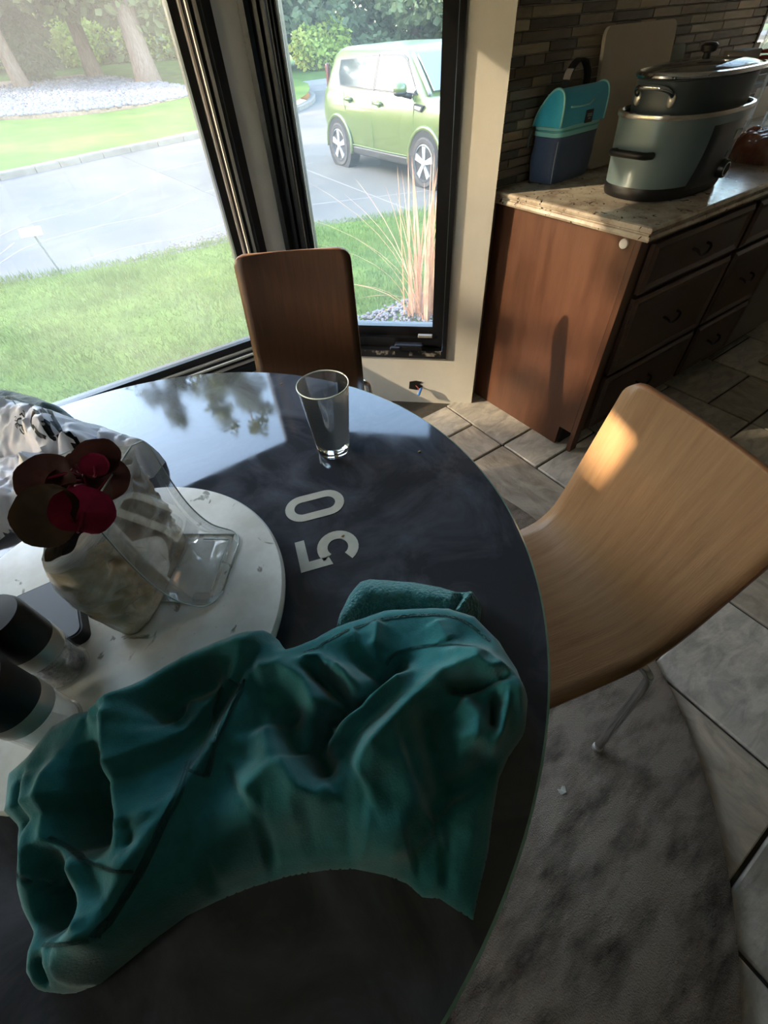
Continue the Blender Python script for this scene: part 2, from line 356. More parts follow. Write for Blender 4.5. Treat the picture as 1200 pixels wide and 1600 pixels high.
# ragged socket hole in the angled wall with a loose cable end
bm = B()
hs = PA  # noqa
def on_wall2(px, py, off=0.0):
    d = (W1-W0).normalized(); n = Vector((-d.y, d.x)); r = ray(px, py); t = ((W0.x-CAM.x)*n.x+(W0.y-CAM.y)*n.y)/(r.x*n.x+r.y*n.y); q = CAM+r*t
    return q-Vector((n.x, n.y, 0))*off
hole = [(640, 596), (650, 594.5), (660, 596.5), (655, 600), (661, 603), (652, 609), (639, 607)]
vsx = [bm.verts.new(on_wall2(x, y, .0015)) for x, y in hole]; bm.faces.new(vsx)
r_ = bmesh.ops.extrude_face_region(bm, geom=list(bm.faces)); bmesh.ops.translate(bm, vec=Vector((-.001, -.001, 0)), verts=[v for v in r_['geom'] if isinstance(v, bmesh.types.BMVert)])
tag(obj('socket_hole', bm, mat('hole_dark', '#050505', .9)), 'ragged dark hole low in the white wall under the narrow window', 'hole')
a_ = on_wall2(650, 602, .002); b_ = on_wall2(657, 607, .03)
bm = B(); tube(bm, [a_, (a_+b_)/2+Vector((0, 0, .006)), b_], .003); cab = thing('cable_end', 'loose cable end with blue clip poking out of the wall hole', 'cable', a_)
obj('wire', bm, mat('red_wire', '#7a2a22', .5), cab)
bm = B(); t_ = bmesh.new(); box(t_, (-.011, -.006, -.02), (.011, .006, .02), bev=.003); merge(bm, t_, Matrix.Translation(b_)@Euler((.3, .5, .7)).to_matrix().to_4x4()); obj('clip', bm, mat('blue_plastic', '#2f6fc0', .4), cab)
# backsplash of mosaic strips
MT['mosaic'] = [mat('mosaic_%d' % k, c, .25, col2=c2, ns=14, stretch=(1, 1, 4), objrand=.12) for k, (c, c2) in enumerate((('#7d7165', '#8d8071'), ('#635a51', '#70665c'), ('#958771', '#a3947c'), ('#524c46', '#605a54'), ('#867a6d', '#75695e')))]
z = .912; mcache = {}
while z < 1.47:
    x = W1.x+.004+random.uniform(-.04, 0); row = []
    while x < 3.12:
        w = random.choice((.10, .14, .18, .24)); x0 = max(x, W1.x+.004)
        if not (x0 > 3.06 and z > 1.02):
            k = random.randrange(5); key = (round(x0+w-x0, 3) if x0 == x else None, k); ww = x+w-x0
            if ww > .015:
                if key[0] is None or key not in mcache:
                    bm = B(); box(bm, (0, -.008, 0), (ww-.003, .002, .024), bev=.0015, seg=1)
                    me = bpy.data.meshes.new('mosaic_tile'); bmesh.ops.recalc_face_normals(bm, faces=bm.faces); bm.to_mesh(me); bm.free(); me.materials.append(MT['mosaic'][k]); mcache[key] = me
                o = bpy.data.objects.new('mosaic_tile', mcache[key]); COL.objects.link(o); o.location = (x0, KY+random.uniform(-.001, .001), z); o.parent = o_kit
        x += w
    z += .027

# ------------------------------------------------------------------ outdoors: ground
GZ = -.5
def far_z(y): return -.4+.04*(y-15) if y > 15 else -.4
def GP(px, py):                                        # photo point on the rising lawn beyond the kerb
    r = ray(px, py); t = (-.4-.04*15-CAM_H)/(r.z-.04*r.y); return CAM+r*t
MT['lawn'] = mat('lawn_soil_grass', '#3e5020', .95, col2='#52632b', ns=2.5, bump=.5, bs=90, spec=.1, detail=8)
MT['lawn_far'] = mat('lawn_far', '#384d20', .95, col2='#4c5e2a', ns=1.2, bump=.6, bs=30, spec=.1, detail=9)
MT['asphalt'] = mat('old_asphalt', '#504d50', .85, col2='#5a5658', ns=.9, bump=.3, bs=140, spec=.2, detail=9)
MT['concrete'] = mat('pale_concrete', '#4b4946', .85, col2='#55524c', ns=.8, bump=.2, bs=90, spec=.2, detail=8)
MT['road'] = mat('dark_road', '#5d5a5c', .85, col2='#6b6768', ns=1.0)
MT['crack'] = mat('crack_dark', '#6a6463', .95)
MT['kerb'] = mat('kerb_concrete', '#5a534b', .9, col2='#686158', ns=6, bump=.3, bs=40)
MT['mulch'] = mat('mulch', '#6f5a4c', .95, col2='#8a7360', ns=14, bump=.8, bs=60)
# near lawn (falls from the house to the drive)
lawn_edge = [(-9, 8.6), (-3, 7.9), (-.65, 7.33), (.04, 7.1), (.75, 6.88), (2.18, 6.72), (3.26, 6.45), (4.2, 6.05), (5.2, 5.5), (9, 3.5)]
def near_z(x, y):
    e = np.interp(x, [p[0] for p in lawn_edge], [p[1] for p in lawn_edge]); t = min(1, max(0, (y-1.9)/(e-1.9)))
    return -.36+(GZ+.015+.36)*t+.02*math.sin(x*1.7)*math.sin(y*1.3)*(1-t)
nx, ny = 70, 26; V_ = []; F_ = []
for i in range(nx+1):
    x = -9+18*i/nx; e = float(np.interp(x, [p[0] for p in lawn_edge], [p[1] for p in lawn_edge]))
    y_s = 1.3 if x > 1.2 or x < -1.6 else 2.14
    for j in range(ny+1):
        y = y_s+(e-y_s)*j/ny; V_.append((x, y, near_z(x, y)-(.03 if j == ny else 0)))
for i in range(nx):
    for j in range(ny): a = i*(ny+1)+j; F_.append((a, a+ny+1, a+ny+2, a+1))
lawn = struct(from_np('lawn_ground', np.array(V_), np.array(F_), 'lawn', smooth=True))
# grass blades, nearest lawn
nb = 90000; bx = np.random.uniform(-3.2, 6.2, nb); t = np.random.uniform(0, 1, nb)**1.3
be = np.interp(bx, [p[0] for p in lawn_edge], [p[1] for p in lawn_edge]); by = 2.2+(be+.05-2.2)*t
keep = ~((bx > 1.5) & (bx < 2.75) & (by < 3.35)); bx, by, be = bx[keep], by[keep], be[keep]; nb = len(bx)
tt = np.clip((by-1.9)/(be-1.9), 0, 1); bz = -.36+(GZ+.015+.36)*tt+.02*np.sin(bx*1.7)*np.sin(by*1.3)*(1-tt)-.004
ang = np.random.uniform(0, 2*PI, nb); hh = np.random.uniform(.03, .075, nb)*(1+.5*np.sin(bx*3.1)*np.sin(by*2.3)); ww = np.random.uniform(.003, .006, nb); le = np.random.uniform(.01, .05, nb); la = np.random.uniform(0, 2*PI, nb)
Vb = np.zeros((nb, 3, 3)); Vb[:, 0] = np.c_[bx-np.cos(ang)*ww, by-np.sin(ang)*ww, bz]; Vb[:, 1] = np.c_[bx+np.cos(ang)*ww, by+np.sin(ang)*ww, bz]; Vb[:, 2] = np.c_[bx+np.cos(la)*le, by+np.sin(la)*le, bz+hh]
MT['blade'] = leafmat('grass_blade', '#435a22', '#627538', .4, ns=2.0)
g_o = tag(stuff(from_np('grass', Vb.reshape(-1, 3), np.arange(nb*3).reshape(-1, 3), 'blade')), 'bright green grass blades of the near lawn outside the window', 'grass')
# drive: asphalt left, concrete right
kerb_line = [(-12, 12.6), (-5, 13.2), (-.14, 14.3), (2.15, 15.0), (5.0, 15.75), (7.2, 16.6), (9.0, 17.8), (10.6, 19.6), (11.8, 22), (12.2, 25)]
def strip_ground(name, poly, z, ma):
    bm = B(); prism(bm, poly, z-.2, z); return struct(obj(name, bm, ma))
kl = [p for p in kerb_line if p[0] < 2.5]+[(2.52, 15.1)]
strip_ground('drive_asphalt', [(-12, 6), (2.2, 5.2), (3.05, 5.2), (2.95, 7.2), (2.8, 8.9), (2.52, 15.1)]+kl[::-1][1:], GZ-.004, 'asphalt')
kr = [(2.52, 15.1)]+[p for p in kerb_line if p[0] > 2.5]
strip_ground('drive_concrete', [(2.52, 15.1), (2.8, 8.9), (2.95, 7.2), (3.05, 5.2), (4.0, 2.0), (22, 2.0), (22, 25)]+kr[::-1][:-1], GZ, 'concrete')
bm = B()
for a, b in (((3.0, 7.7), (9, 5.2)), ((2.75, 9.6), (5.3, 10.2)), ((4.6, 5.9), (5.3, 15.6)), ((2.6, 12.2), (9, 13.2))):
    a, b = Vector(a), Vector(b); d = (b-a).normalized()*.012; n = Vector((-d.y, d.x)); prism(bm, [a+n, b+n, b-n, a-n], GZ-.01, GZ+.001)
struct(obj('concrete_joint', bm, 'crack'))
bm = B()
for path in ([(-.9, 7.55), (-.55, 8.2), (-.1, 8.7), (.9, 8.9), (1.7, 8.85), (2.5, 9.3)], [(.2, 7.35), (.9, 7.5), (1.6, 7.35), (2.3, 7.5)], [(-.9, 8.9), (-.2, 9.9), (.9, 10.2), (1.9, 11.0)], [(-.35, 9.0), (-.7, 8.4), (-1.4, 8.1)]):
    pp = smooth_path([Vector((x, y, 0)) for x, y in path], 5)
    for a, b in zip(pp, pp[1:]):
        d = (b-a).normalized()*.014*random.uniform(.6, 1.6); n = Vector((-d.y, d.x, 0)); prism(bm, [(a+n)[:2], (b+n)[:2], (b-n)[:2], (a-n)[:2]], GZ-.01, GZ-.002)
struct(obj('asphalt_crack', bm, 'crack'))
# loose grit where drive meets the lawn
def pebbles(name, label, cat, pts, sizes, ma, flat=.6):
    ico = bmesh.new(); bmesh.ops.create_icosphere(ico, subdivisions=1, radius=1.0); iv = np.array([v.co[:] for v in ico.verts]); ifc = np.array([[v.index for v in f.verts] for f in ico.faces]); ico.free()
    n = len(pts); k = len(iv); Vv = np.zeros((n, k, 3))
    for q in range(n):
        s = sizes[q]; R = np.array(Euler((random.random()*6, random.random()*6, random.random()*6)).to_matrix()); v = (iv*np.random.uniform(.75, 1.15, (k, 1)))@R.T; v = v*np.array([1, random.uniform(.6, 1), flat]); a = random.random()*6
        Vv[q] = np.c_[v[:, 0]*math.cos(a)-v[:, 1]*math.sin(a), v[:, 0]*math.sin(a)+v[:, 1]*math.cos(a), v[:, 2]]*s+np.array(pts[q])
    Fc = (ifc[None]+np.arange(n)[:, None, None]*k).reshape(-1, 3); return tag(stuff(from_np(name, Vv.reshape(-1, 3), Fc, ma)), label, cat)
pts = []
for q in range(900):
    x = random.uniform(.7, 2.9); e = float(np.interp(x, [p[0] for p in lawn_edge], [p[1] for p in lawn_edge])); pts.append((x, e+abs(random.gauss(0.02, .16))*max(.1, min(1, (x-.6)/.8)), GZ+.002))
MT['grit'] = mat('grit', '#7c7466', .9, col2='#4f4a40', ns=30)
pebbles('drive_grit', 'loose brown grit along the lawn edge of the drive', 'grit', pts, [random.uniform(.008, .022) for _ in pts], 'grit')
# kerb stones (separate lengths)
kp = smooth_path([Vector((x, y, 0)) for x, y in kerb_line], 4); kerb_root = thing('kerb', 'low concrete kerb along the far side of the drive', 'kerb', (kp[8].x, kp[8].y, GZ))
for a, b in zip(kp, kp[1:]):
    bm = B(); d = (b-a).normalized(); n = Vector((-d.y, d.x, 0)); g = d*.008
    prism(bm, [(a+g)[:2], (b-g)[:2], (b-g+n*.22)[:2], (a+g+n*.22)[:2]], GZ-.1, -.375); bmesh.ops.bevel(bm, geom=[e for e in bm.edges if abs(e.verts[0].co.z+.375) < 1e-4 and abs(e.verts[1].co.z+.375) < 1e-4], offset=.03, segments=2, affect='EDGES', profile=.5)
    obj('kerb_stone', bm, 'kerb', kerb_root)
# far lawn
V_ = []; F_ = []; nx = 80; ny = 40; kx = [p[0] for p in kerb_line]; ky = [p[1] for p in kerb_line]
for i in range(nx+1):
    x = -40+52.2*i/nx; e = float(np.interp(x, kx, ky))+.2
    for j in range(ny+1):
        y = e+(75-e)*(j/ny)**1.6; V_.append((x, y, far_z(y)+.06*math.sin(x*.6)*math.sin(y*.5)*min(1, (y-e)/3)))
for i in range(nx):
    for j in range(ny): a = i*(ny+1)+j; F_.append((a, a+ny+1, a+ny+2, a+1))
struct(from_np('lawn_far_ground', np.array(V_), np.array(F_), 'lawn_far', smooth=True))
# road and verge beyond the drive on the right, and ground behind the car
strip_ground('road', [(9.6, 23.6), (30, 20.0), (60, 14), (60, 22), (30, 30), (12.2, 34)], -.30, 'road')
strip_ground('verge', [(12, 25.6), (30, 25), (70, 12), (70, 80), (12, 80)], -.28, 'lawn_far')
strip_ground('ground_beyond', [(-80, 60), (90, 60), (90, 120), (-80, 120)], 1.2, 'lawn_far')
strip_ground('ground_right', [(9, 3.4), (60, -20), (60, 14), (22, 20), (22, 2)], GZ-.05, 'lawn_far')
# white stone bed under the trees
bed = [GP(-60, 195), GP(0, 186), GP(75, 181), GP(150, 174), GP(225, 166), GP(300, 153), GP(312, 143), GP(262, 133), GP(200, 126), GP(130, 118), GP(60, 125), GP(0, 130), GP(-60, 135)]
bm = B(); vsx = [bm.verts.new((p.x, p.y, far_z(p.y)+.05)) for p in bed]; bm.faces.new(vsx); r_ = bmesh.ops.extrude_face_region(bm, geom=list(bm.faces)); bmesh.ops.translate(bm, vec=(0, 0, -.3), verts=[v for v in r_['geom'] if isinstance(v, bmesh.types.BMVert)])
struct(obj('planting_bed', bm, 'mulch'))
def in_poly(x, y, poly):
    c = False; n = len(poly)
    for i in range(n):
        a, b = poly[i], poly[(i+1) % n]
        if (a.y > y) != (b.y > y) and x < (b.x-a.x)*(y-a.y)/(b.y-a.y)+a.x: c = not c
    return c
pts = []
while len(pts) < 5200:
    x = random.uniform(-1.5, 9); y = random.uniform(20.5, 32)
    if in_poly(x, y, bed) and random.random() < max(.12, min(1, 1.35-(y-21)/8.5)): pts.append((x, y, far_z(y)+.07))
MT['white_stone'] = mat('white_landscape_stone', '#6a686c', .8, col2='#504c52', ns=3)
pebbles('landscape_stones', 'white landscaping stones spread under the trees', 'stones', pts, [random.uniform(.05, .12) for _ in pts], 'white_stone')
# white pebbles by the house under the dry grass clump
pts = []
for q in range(1500):
    x = random.uniform(1.55, 2.75); y = random.uniform(2.2, 3.35)
    pts.append((x, y, near_z(x, y)+.012+random.random()*.015))
pebbles('window_pebbles', 'white pebbles around the dry grass below the narrow window', 'pebbles', pts, [random.uniform(.012, .026) for _ in pts], 'white_stone')

# ------------------------------------------------------------------ outdoors: trees
MT['bark'] = mat('bark', '#5a4a42', .95, col2='#77655a', ns=9, stretch=(3, 3, .5), bump=.8, bs=16, bstretch=(3, 3, .5))
MT['needle_a'] = leafmat('needles_grey_green', '#5d6b48', '#7d8560', .35, ns=.7)
MT['needle_b'] = leafmat('needles_dark', '#3f4d38', '#5d6a4c', .3, ns=.7)
MT['leaf_y'] = leafmat('leaves_yellow_green', '#7d9440', '#a8b060', .45, ns=.8)
SUN_GAPS = [(1.525, .96, 1.10, .36, .70), (1.525, 1.22, 1.60, .72, 1.30), (.83, .30, .46, .72, 1.0)]   # holes cut in the unseen trees' leaves to aim sun at panel, counter, chair
def foliage(n, blobs, size, droop=.35, seed=0, gap=False):
    rng = np.random.RandomState(seed); V = []; vols = np.array([b[3]*b[4]*b[5] for b in blobs])**.7; cnt = (n*vols/vols.sum()).astype(int)
    for (x, y, z, rx, ry, rz), c in zip(blobs, cnt):
        d = rng.normal(size=(c, 3)); d /= np.linalg.norm(d, axis=1)[:, None]; r = rng.uniform(.25, 1, (c, 1))**.5; p = d*r*np.array([rx, ry, rz])+np.array([x, y, z])
        a = rng.uniform(0, 2*PI, c); out = np.c_[np.cos(a), np.sin(a), -droop+rng.normal(0, .35, c)]; out /= np.linalg.norm(out, axis=1)[:, None]
        sd = np.cross(out, rng.normal(size=(c, 3))); sd /= np.linalg.norm(sd, axis=1)[:, None]
        L = size*rng.uniform(.6, 1.5, (c, 1)); W = L*rng.uniform(.22, .4, (c, 1))
        V.append(np.stack([p-sd*W*.3, p+sd*W*.3, p+out*L*.6+sd*W, p+out*L, p+out*L*.5-sd*W], 1))
    V = np.concatenate(V)
    if gap:
        c = V.mean(1); keepm = np.ones(len(c), bool); sd_ = np.array(SUN_DIR)
        for ux_, v0, v1, z0, z1 in SUN_GAPS:
            t = (V[..., 0]-ux_)/sd_[0]; vv = V[..., 1]-t*sd_[1]; zz = V[..., 2]-t*sd_[2]; keepm &= ~((vv > v0) & (vv < v1) & (zz > z0) & (zz < z1) & (t > 0)).any(1)
        V = V[keepm]
    return V.reshape(-1, 3), np.arange(len(V)*5).reshape(-1, 5)
def tree(label, base, h, tr, lean, blobs, n, size, ma, seed, cat='tree', name='evergreen_tree', group='trees beyond the drive', boughs=8):
    root = thing(name, label, cat, base, group); rng = random.Random(seed); b = Vector(base)
    path = [b+Vector((lean[0]*t*h, lean[1]*t*h, t*h-.15)) for t in (0, .05, .15, .35, .6, .85, 1)]
    bm = B(); tube(bm, path, tr, 10, taper=[1.7, 1.25, 1, .85, .6, .3, .08]); obj('trunk', bm, 'bark', root, True)
    bm = B()
    for k in range(boughs):
        t = rng.uniform(.15, .8); o = b+Vector((lean[0]*t*h, lean[1]*t*h, t*h)); a = rng.uniform(0, 6.28); l = (1-t)*h*.33+.8
        tube(bm, [o, o+Vector((math.cos(a)*l*.5, math.sin(a)*l*.5, .15*l)), o+Vector((math.cos(a)*l, math.sin(a)*l, -.1*l))], tr*.22, 5, taper=.25)
    stuff(obj('boughs', bm, 'bark', root, True))
    Vf, Ff = foliage(n, [(b.x+q[0], b.y+q[1], b.z+q[2], q[3], q[4], q[5]) for q in blobs], size, seed=seed, gap=(name == 'unseen_shade_tree'))
    stuff(from_np('foliage', Vf, Ff, ma, root)); return root
def conifer_blobs(h, r, z0, seed):
    rng = random.Random(seed); out = []
    k = 34
    for i in range(k):
        t = i/(k-1); z = z0+(h-z0)*t; rr = r*(1-t)**.75+.3; a = rng.uniform(0, 6.28); q = rng.uniform(.3, .75)*rr
        out.append((math.cos(a)*q, math.sin(a)*q, z, rr*.6, rr*.6, .55+.35*(1-t)))
    return out
# three big trees whose trunks stand in the stone bed
for k, (px, py, h, tr, r, z0, lab) in enumerate(((38, 140, 19, .22, 3.8, 2.6, 'leaning evergreen at the far left of the white stone bed'), (150, 122, 22, .25, 4.3, 3.1, 'evergreen with a bare trunk in the middle of the stone bed'), (234, 131, 20, .34, 4.0, 2.3, 'thick-trunked evergreen at the right end of the stone bed'))):
    b = GP(px, py); b.z = far_z(b.y)
    tree(lab, b, h, tr, (-.02, .01) if k else (-.05, .01), conifer_blobs(h, r, z0, 30+k), 15000, .34, 'needle_a' if k != 0 else 'needle_b', 30+k)
# low drooping spruce at the left and the belt of trees behind
b = GP(62, 128); b.z = far_z(b.y); tree('low drooping blue-grey spruce beside the leftmost trunk', b, 3.6, .12, (0, 0), [(0, 0, .7, 1.1, 1.1, .6), (.2, 0, 1.6, .9, .9, .6), (-.1, 0, 2.6, .6, .6, .7)], 2600, .30, 'needle_b', 51, name='spruce_shrub', cat='shrub')
belt = [(-16, 33, 13, 4.2, 'needle_b'), (-9, 38, 15, 4.6, 'needle_a'), (-3, 41, 16, 4.8, 'needle_b'), (3, 44, 15, 4.6, 'leaf_y'), (8.5, 41, 16, 4.6, 'needle_a'), (13.5, 44, 15, 4.6, 'leaf_y'), (17, 38, 15, 4.4, 'needle_b'), (20.5, 33, 16, 4.4, 'needle_b'), (25, 32, 15, 4.6, 'needle_a'), (26, 25, 15, 4.2, 'needle_b'), (31, 27, 15, 4.8, 'needle_b'), (29, 19, 14, 4.2, 'needle_a'), (36, 20, 15, 5.0, 'needle_b'), (-22, 44, 16, 5, 'needle_a')]
blab = ['dark evergreen furthest left behind the trees of the stone bed', 'grey-green evergreen behind the left trunks', 'dark evergreen behind the gap of the first two trunks', 'yellow-green sunlit tree behind the middle trunk', 'grey-green evergreen behind the thick trunk', 'yellow-green tree seen left of the window post', 'dark evergreen at the far end of the road', 'dark evergreen left of the car roof', 'grey-green evergreen over the rear of the car', 'dark evergreen above the middle of the car roof', 'tall dark evergreen behind the car', 'grey-green evergreen above the windscreen of the car', 'dark evergreen far right behind the car', 'distant grey-green evergreen on the left horizon']
for k, (x, y, h, r, ma) in enumerate(belt):
    b = Vector((x, y, far_z(y) if x < 12 else -.28)); tree(blab[k], b, h, .3, (0, 0), conifer_blobs(h, r, .5, 70+k), 12000, .36, ma, 70+k, name='evergreen_tree' if ma != 'leaf_y' else 'leafy_tree')
# unseen tall trees left of the house that shade the drive and the windows
for k, (x, y, h, r, z0, nn) in enumerate(((-13, 5.0, 13, 4.4, 2.0, 12000), (-14.5, 11.8, 14, 3.9, 1.2, 9000), (-13.5, 17.0, 14, 4.0, 1.0, 12000), (-15, 22.5, 13, 3.6, 1.0, 8000), (-17, 29, 12, 3.2, 2.0, 3000), (-22, 16, 15, 4.5, 1.0, 9000), (-22, 23, 15, 4.2, 1.0, 8000))):
    tree(['closest', 'second', 'third', 'fourth', 'fifth', 'sixth', 'seventh'][k]+' unseen tall tree left of the house shading the drive', Vector((x, y, -.45)), h, .3, (0, 0), conifer_blobs(h, r, z0, 130+k), nn, .42, 'needle_a', 130+k, name='unseen_shade_tree', group='unseen shade trees left of the house')
# low sunlit brush along the back of the lawn
for k, (x, y, w) in enumerate(((1, 39, 3.2), (6, 38.5, 3), (10.5, 38, 2.6), (14.5, 35, 2.4), (17.5, 30.5, 2.2))):
    b = Vector((x, y, far_z(y) if x < 12 else -.28)); lab = ['far left', 'middle left', 'middle', 'middle right', 'far right'][k]
    tree('yellow-green brush at the lawn edge, %s of the row' % lab, b, 2.2, .05, (0, 0), [(-w*.4, 0, .9, w*.5, 1, .9), (w*.3, .2, 1.1, w*.5, 1, 1.0), (0, -.2, .6, w*.6, 1.1, .7)], 3600, .20, 'leaf_y', 90+k, name='brush_shrub', cat='shrub', group='brush at the back of the lawn', boughs=3)

# ------------------------------------------------------------------ small sign on a stake
b = P(95, 425, GZ+.01); sg = thing('stake_sign', 'small white sign tilted on a thin stake at the lawn edge', 'sign', b)
top = Vector((b.x-.06, b.y, -.06)); bm = B(); tube(bm, [b-Vector((0, 0, .05)), top], .011, 8); obj('stake', bm, mat('grey_stake', '#5d625f', .5, metal=.4), sg)
bm = B(); t_ = bmesh.new(); box(t_, (-.115, -.006, -.05), (.115, .006, .05), bev=.004); merge(bm, t_, Matrix.Translation(top+Vector((-.01, -.012, .02)))@Euler((-.75, .0, -.25)).to_matrix().to_4x4()); obj('sign_plate', bm, mat('white_sign', '#e6e8ea', .4), sg)

# ------------------------------------------------------------------ dry ornamental grass
MT['reed'] = leafmat('dry_reed', '#c39a74', '#9c6b52', .4, ns=5); MT['reed2'] = leafmat('dry_reed_pink', '#b97f68', '#d6b490', .4, ns=5)
cb = Vector((2.40, 2.98, near_z(2.4, 2.98))); rg = thing('ornamental_grass', 'dry reddish ornamental grass clump outside the narrow window', 'grass clump', cb)
rr = random.Random(5)
def reed(a, l, lean, w, ma):
    d = Vector((math.cos(a), math.sin(a), 0)); s = Vector((-d.y, d.x, 0)); b0 = cb+d*rr.uniform(0, .12)+s*rr.uniform(-.1, .1); b0.z = cb.z-.02; bm = B(); L_, R_, pp = [], [], []
    for k in range(8):
        t = k/7; p = b0+d*(lean*l*t**1.8)+Vector((0, 0, l*(t-.35*lean*t*t))); q = w*(1-t)**.6+.0006; pp.append((p, q))
    va = [(bm.verts.new(p-s*q), bm.verts.new(p+d*q*.4), bm.verts.new(p+s*q)) for p, q in pp]
    for (a1, c1, b1), (a2, c2, b2) in zip(va, va[1:]): bm.faces.new((a1, c1, c2, a2)); bm.faces.new((c1, b1, b2, c2))
    obj('reed_blade', bm, ma, rg, True)
for k in range(44): reed(rr.uniform(0, 6.28), rr.uniform(.75, 1.25), rr.uniform(.02, .22), .011, 'reed' if k % 2 else 'reed2')
for a, l, le in ((2.55, 1.35, .62), (2.7, 1.2, .75), (2.4, 1.1, .5), (2.9, 1.0, .8), (2.2, 1.15, .4), (3.3, .7, 1.0), (3.0, .8, 1.1), (2.6, .7, 1.2), (3.6, .5, 1.2), (2.75, .9, .55)): reed(a, l, le, .010, 'reed' if le > .6 else 'reed2')

# ------------------------------------------------------------------ car
MT['car_green'] = mat('light_green_paint', '#434f2a', .3, col2='#47532d', ns=2, coat=.35, spec=.5)
MT['car_glass'] = mat('tinted_car_glass', '#20262b', .04, spec=.9, coat=1.0, col2='#2a3036', ns=1)
MT['car_black'] = mat('black_trim', '#1b1b1d', .5); MT['tyre'] = mat('tyre', '#2c2a2a', .8, col2='#353232', ns=30); MT['alloy'] = mat('alloy', '#c9ccd0', .3, metal=.7, col2='#b8bbc0', ns=6)
CW = 1.80
def cp(L, W, Z): return Vector((5.53+W, 10.13-L, GZ+Z))
car = thing('car', 'light green boxy hatchback parked on the concrete drive', 'car', cp(2.06, .9, 0))
def endround(L):
    w = 0
    if L < .42: w = .30*(1-math.sqrt(max(0, 1-(1-L/.42)**2)))
    if L > 3.6: w = .34*(1-math.sqrt(max(0, 1-((L-3.6)/.54)**2)))
    return w
def belt(L): return 1.10 if L < 3.05 else 1.10-.10*((L-3.05)/1.07)**1.6
rings = []
for L in (.02, .06, .12, .2, .3, .42, .6, .9, 1.3, 1.8, 2.3, 2.7, 3.05, 3.3, 3.6, 3.75, 3.9, 4.0, 4.07, 4.12):
    w = endround(L); zb = .27 if .3 < L < 3.7 else .32; top = belt(L)-(.10 if L > 4.05 else 0)
    half = [(w+.16, zb), (w+.05, zb+.03), (w+.02, zb+.14), (w+.015, .55), (w-.012, .72), (w-.005, .84), (w+.012, .92), (w+.035, 1.0 if top > 1.02 else top-.05), (w+.075, top-.012), (w+.13, top)]
    rings.append([cp(L, a, z) for a, z in half]+[cp(L, CW-a, z) for a, z in half[::-1]])
bm = B(); loft(bm, rings); body = obj('body', bm, 'car_green', car, 50)
# cabin
def tumble(Z): return .06+.155*max(0, (Z-1.08))/.45+.06*max(0, Z-1.5)/.1
rings = []
for Z, l0, l1 in ((1.06, .16, 3.30), (1.16, .19, 3.17), (1.30, .25, 2.99), (1.44, .32, 2.80), (1.52, .38, 2.68), (1.57, .46, 2.58), (1.60, .62, 2.38), (1.615, .95, 2.0)):
    a = tumble(Z); rc = .22; r_ = []
    for (cx, cy, a0) in ((l0+rc, a+rc, 180), (l1-rc*.6, a+rc*.6, 270), (l1-rc*.6, CW-a-rc*.6, 0), (l0+rc, CW-a-rc, 90)):
        rad = rc if cx < 1.2 else rc*.6
        for k in range(6):
            t = math.radians(a0+90*k/5); r_.append(cp(cx+rad*math.cos(t), cy+rad*math.sin(t), Z))
    rings.append(r_)
bm = B(); loft(bm, rings); obj('cabin', bm, 'car_green', car, 50)
def sideglass(poly, off=-.012, th=.02, mirror=False):
    bm = B(); f = lambda L, Z, o: cp(L, CW-(tumble(Z)+o) if mirror else tumble(Z)+o, Z)
    loft(bm, [[f(L, Z, off) for L, Z in poly], [f(L, Z, off+th) for L, Z in poly]]); return bm
gl = [[(.80, 1.15), (.72, 1.30), (.74, 1.45), (1.84, 1.49), (1.84, 1.13)], [(1.93, 1.13), (1.93, 1.49), (2.50, 1.49), (2.62, 1.45), (3.02, 1.12)]]
for mir in (False, True):
    for q, poly in enumerate(gl):
        obj('window_seal', sideglass([(L+(.03 if L > 1.4 else -.03)*(1 if q == 0 else .6), Z+(.025 if Z > 1.3 else -.02)) for L, Z in poly], -.008, .02, mir), 'car_black', car)
        obj('side_window', sideglass(poly, -.015, .02, mir), 'car_glass', car)
    bm = B(); y = -.012 if not mir else CW+.012
    obj('pillar_trim', sideglass([(1.84, 1.12), (1.84, 1.49), (1.93, 1.49), (1.93, 1.12)], -.013, .02, mir), 'car_black', car)
bm = B(); loft(bm, [[cp(3.23+d, .20, 1.125+d*.6), cp(2.72+d, .30, 1.50+d*.6), cp(2.72+d, CW-.30, 1.50+d*.6), cp(3.23+d, CW-.20, 1.125+d*.6)] for d in (.0, .03)]); obj('windscreen', bm, 'car_glass', car)
bm = B(); tube(bm, [cp(3.27, .11, 1.11), cp(2.98, .17, 1.33), cp(2.72, .225, 1.52)], .03, 8); obj('pillar', bm, mat('grey_pillar', '#6d7177', .4), car, True)
bm = B(); loft(bm, [[cp(.185-d, .36, 1.10), cp(.30-d, .42, 1.46), cp(.30-d, CW-.42, 1.46), cp(.185-d, CW-.36, 1.10)] for d in (0, .03)]); obj('rear_window', bm, 'car_glass', car)
for yy in (.02, CW-.14):
    bm = B(); box(bm, (0, 0, 0), (.07, .06, .42), bev=.02); bmesh.ops.transform(bm, matrix=Matrix.Translation(cp(.315, (.105 if yy < .5 else CW-.175), .99)), verts=bm.verts); obj('tail_light', bm, mat('red_lamp', '#4a1512', .2), car, True)
